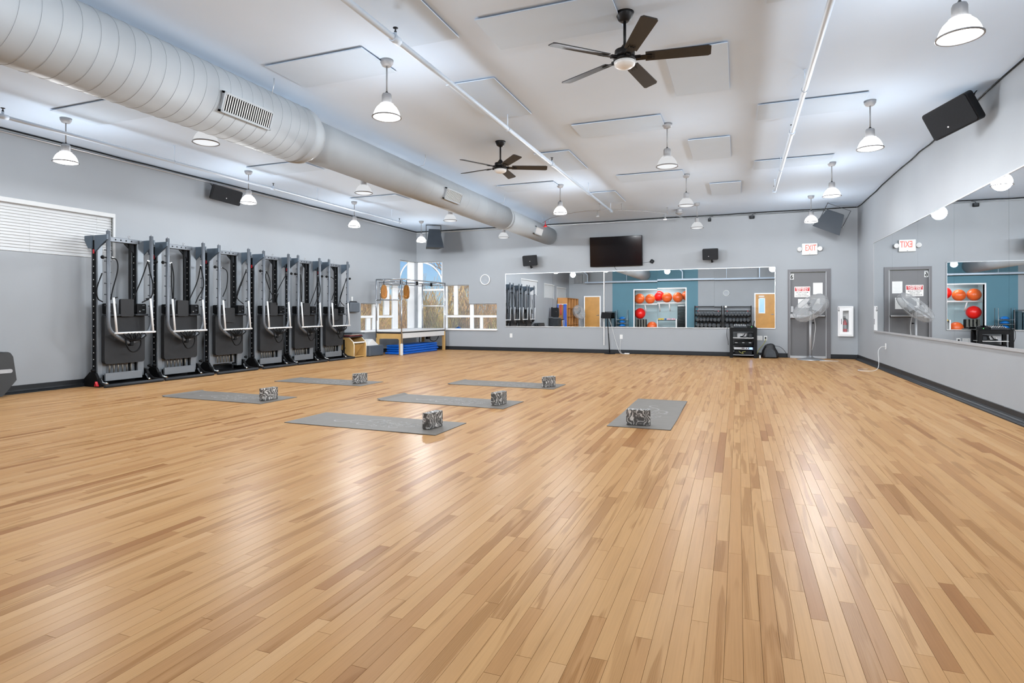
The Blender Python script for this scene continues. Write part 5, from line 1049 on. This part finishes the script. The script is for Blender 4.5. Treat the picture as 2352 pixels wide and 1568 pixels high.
# ================================================================== OUTDOORS
def ground():
    m = bpy.data.materials.new('spring grass'); m.use_nodes = True; t = m.node_tree; b = t.nodes['Principled BSDF']; b.inputs['Roughness'].default_value = .9
    g_ = t.nodes.new('ShaderNodeNewGeometry'); n = t.nodes.new('ShaderNodeTexNoise'); n.inputs['Scale'].default_value = 1.8; n.inputs['Detail'].default_value = 8; t.links.new(g_.outputs['Position'], n.inputs['Vector'])
    rp = t.nodes.new('ShaderNodeValToRGB'); rp.color_ramp.elements[0].position = .35; rp.color_ramp.elements[0].color = lin('7d6a3c'); rp.color_ramp.elements[1].position = .62; rp.color_ramp.elements[1].color = lin('a3b83a'); t.links.new(n.outputs['Fac'], rp.inputs['Fac']); t.links.new(rp.outputs['Color'], b.inputs['Base Color'])
    return m
gv = MB(); N_ = 40
vs = [(-75+150*i/N_, -30+150*j/N_, -.35+(.0 if (-75+150*i/N_ > XL-2 and -30+150*j/N_ < YB+2) else .5*math.sin(i*.9)*math.cos(j*.7)*.3+.012*max(0, math.hypot(-75+150*i/N_+9, -30+150*j/N_-16)-4))) for j in range(N_+1) for i in range(N_+1)]
gv.add(vs, [(j*(N_+1)+i, j*(N_+1)+i+1, (j+1)*(N_+1)+i+1, (j+1)*(N_+1)+i) for j in range(N_) for i in range(N_)], True)
o = struct(gv.build('ground', ground()))
m_twig = mat('bare brown twigs', 'bb9262', .8, var=.45, scale=5); m_twig2 = mat('straw yellow twigs', 'cdb066', .8, var=.45, scale=5); m_bark = mat('grey brown bark', '7b6650', .85, var=.2, scale=8); m_leaf = mat('young green leaves', '8fa045', .6, var=.3, scale=5); m_everg = mat('dark evergreen leaves', '4d5c34', .6, var=.3, scale=4)
def shrub_mesh(seed, h, sp, n, mm, lean=0.):
    rg = random.Random(seed); b = MB()
    for i in range(n):
        a = rg.uniform(0, 2*PI); r0 = rg.uniform(0, .35)*sp; hh = h*rg.uniform(.55, 1.05); k = rg.uniform(.25, 1.)*sp
        P = [Vector((r0*math.cos(a), r0*math.sin(a), 0))]
        for j in range(1, 5): u = j/4; P.append(Vector((math.cos(a)*(r0+k*u**1.6)+rg.uniform(-.05, .05)+lean*u, math.sin(a)*(r0+k*u**1.6)+rg.uniform(-.05, .05), hh*u)))
        th = rg.uniform(.010, .020); b.tube(P, [th*(1-.18*j) for j in range(5)], 3, cap=False)
        for q in range(3):
            j = rg.randint(1, 3); s = P[j]; d = Vector((rg.uniform(-1, 1), rg.uniform(-1, 1), rg.uniform(.8, 1.8))).normalized()*rg.uniform(.3, .8); b.tube([s, s+d*.5+Vector((0, 0, .03)), s+d], [th*.6, th*.5, th*.25], 3, cap=False)
    return b.mesh('stems', mm)
def leaf_mesh(seed, h, sp, n, mm, sz=.035, base=.0):
    rg = random.Random(seed); b = MB()
    for i in range(n):
        a = rg.uniform(0, 2*PI); u = rg.random(); rr = sp*math.sqrt(rg.random())*(.5+.5*math.sin(PI*min(1, u+.1))); c = Vector((rr*math.cos(a), rr*math.sin(a), base+h*u)); d = Vector((rg.uniform(-1, 1), rg.uniform(-1, 1), rg.uniform(-.5, 1))).normalized()*sz; e = d.orthogonal().normalized()*sz*.45
        b.add([c-d, c+e, c+d, c-e], [(0, 1, 2, 3)])
    return b.mesh('foliage', mm)
SM = [shrub_mesh(i, (2.5, 2.1, 2.8)[i], (1.05, 1.15, .95)[i], 95, (m_twig, m_twig2, m_twig)[i]) for i in range(3)]; LM = [leaf_mesh(30+i, .9, 1.0, 500, m_leaf, .03) for i in range(2)]
rg = random.Random(4); spots = []
for i in range(9): spots.append((XL+.6-1.15*0+rg.uniform(-.2, .2)+i*.95-1.6, YB+2.0+rg.uniform(-.3, .9)))
for i in range(8): spots.append((XL-2.0-rg.uniform(-.2, .9), YB-4.2+i*.85+rg.uniform(-.2, .2)))
for i in range(7): spots.append((XL-1.5-rg.uniform(0, 4.5), YB+2.0+rg.uniform(0, 4.)))
for i in range(9): spots.append((XL-3+i*1.4+rg.uniform(-.3, .3), YB+5.2+rg.uniform(-.5, 1)))
for i in range(8): spots.append((XL-5+rg.uniform(-.8, .8), YB-8+i*1.5))
for i, (x, y) in enumerate(spots):
    if x > -6.9 and y < YB+4.5: continue
    q = thing('bare_shrub', ('bare brown spring shrub outside the stepped back window' if x > XL-.5 else 'bare brown spring shrub outside the stepped left window' if y < YB else 'bare brown spring shrub beyond the window corner post'), 'shrub', (x, y, -.42), rg.uniform(0, 6), 'bare shrubs outside the corner windows'); k = rg.uniform(.85, 1.15); q.scale = (k, k, k*rg.uniform(.8, 1.1))
    o = bpy.data.objects.new('stems', SM[i % 3]); COL.objects.link(o); o.parent = q
    if i % 3 != 2: o = bpy.data.objects.new('foliage', LM[i % 2]); COL.objects.link(o); o.parent = q
q = thing('evergreen_shrub', 'rounded dark green shrub outside the lowest back window', 'shrub', (-5.6, YB+4.6, -.35)); leaf_o = bpy.data.objects.new('foliage', leaf_mesh(77, 1.7, 1.3, 1600, m_everg, .06)); COL.objects.link(leaf_o); leaf_o.parent = q; o = bpy.data.objects.new('stems', SM[1]); COL.objects.link(o); o.parent = q; o.scale = (.7, .7, .6)
def tree(loc, h, seed, label):
    rg = random.Random(seed); q = thing('bare_tree', label, 'tree', loc, 0, 'bare trees outside the corner windows'); tr_ = MB(); br = MB()
    def grow(b, p, d, l, th, lev):
        P = [p]
        for j in range(3): d = (d+Vector((rg.uniform(-.18, .18), rg.uniform(-.18, .18), rg.uniform(-.05, .12)))).normalized(); P.append(P[-1]+d*l/3)
        b.tube(P, [th, th*.85, th*.72, th*.6], 5 if lev < 2 else 3, cap=False)
        if lev < 5:
            for k in range(3 if lev < 4 else 2): nd = (d+Vector((rg.uniform(-.9, .9), rg.uniform(-.9, .9), rg.uniform(-.1, .6)))).normalized(); grow(br, P[rg.choice((2, 3, 3))], nd, l*rg.uniform(.6, .82), th*.58, lev+1)
    grow(tr_, Vector((0, 0, 0)), Vector((.05, 0, 1)), h*.33, h*.017, 0); tr_.build('trunk', m_bark, q); br.build('branches', m_bark, q)
tree((-10.2, YB+5.5, -.4), 7.5, 3, 'bare branching tree behind the tall back window'); tree((-12.8, YB+9., -.4), 9., 8, 'taller bare tree farther behind the window corner'); tree((XL-6.5, YB+.5, -.4), 7., 14, 'bare tree outside the tall left window'); tree((XL-8., YB-3.5, -.4), 7.5, 19, 'bare tree beyond the low left window')
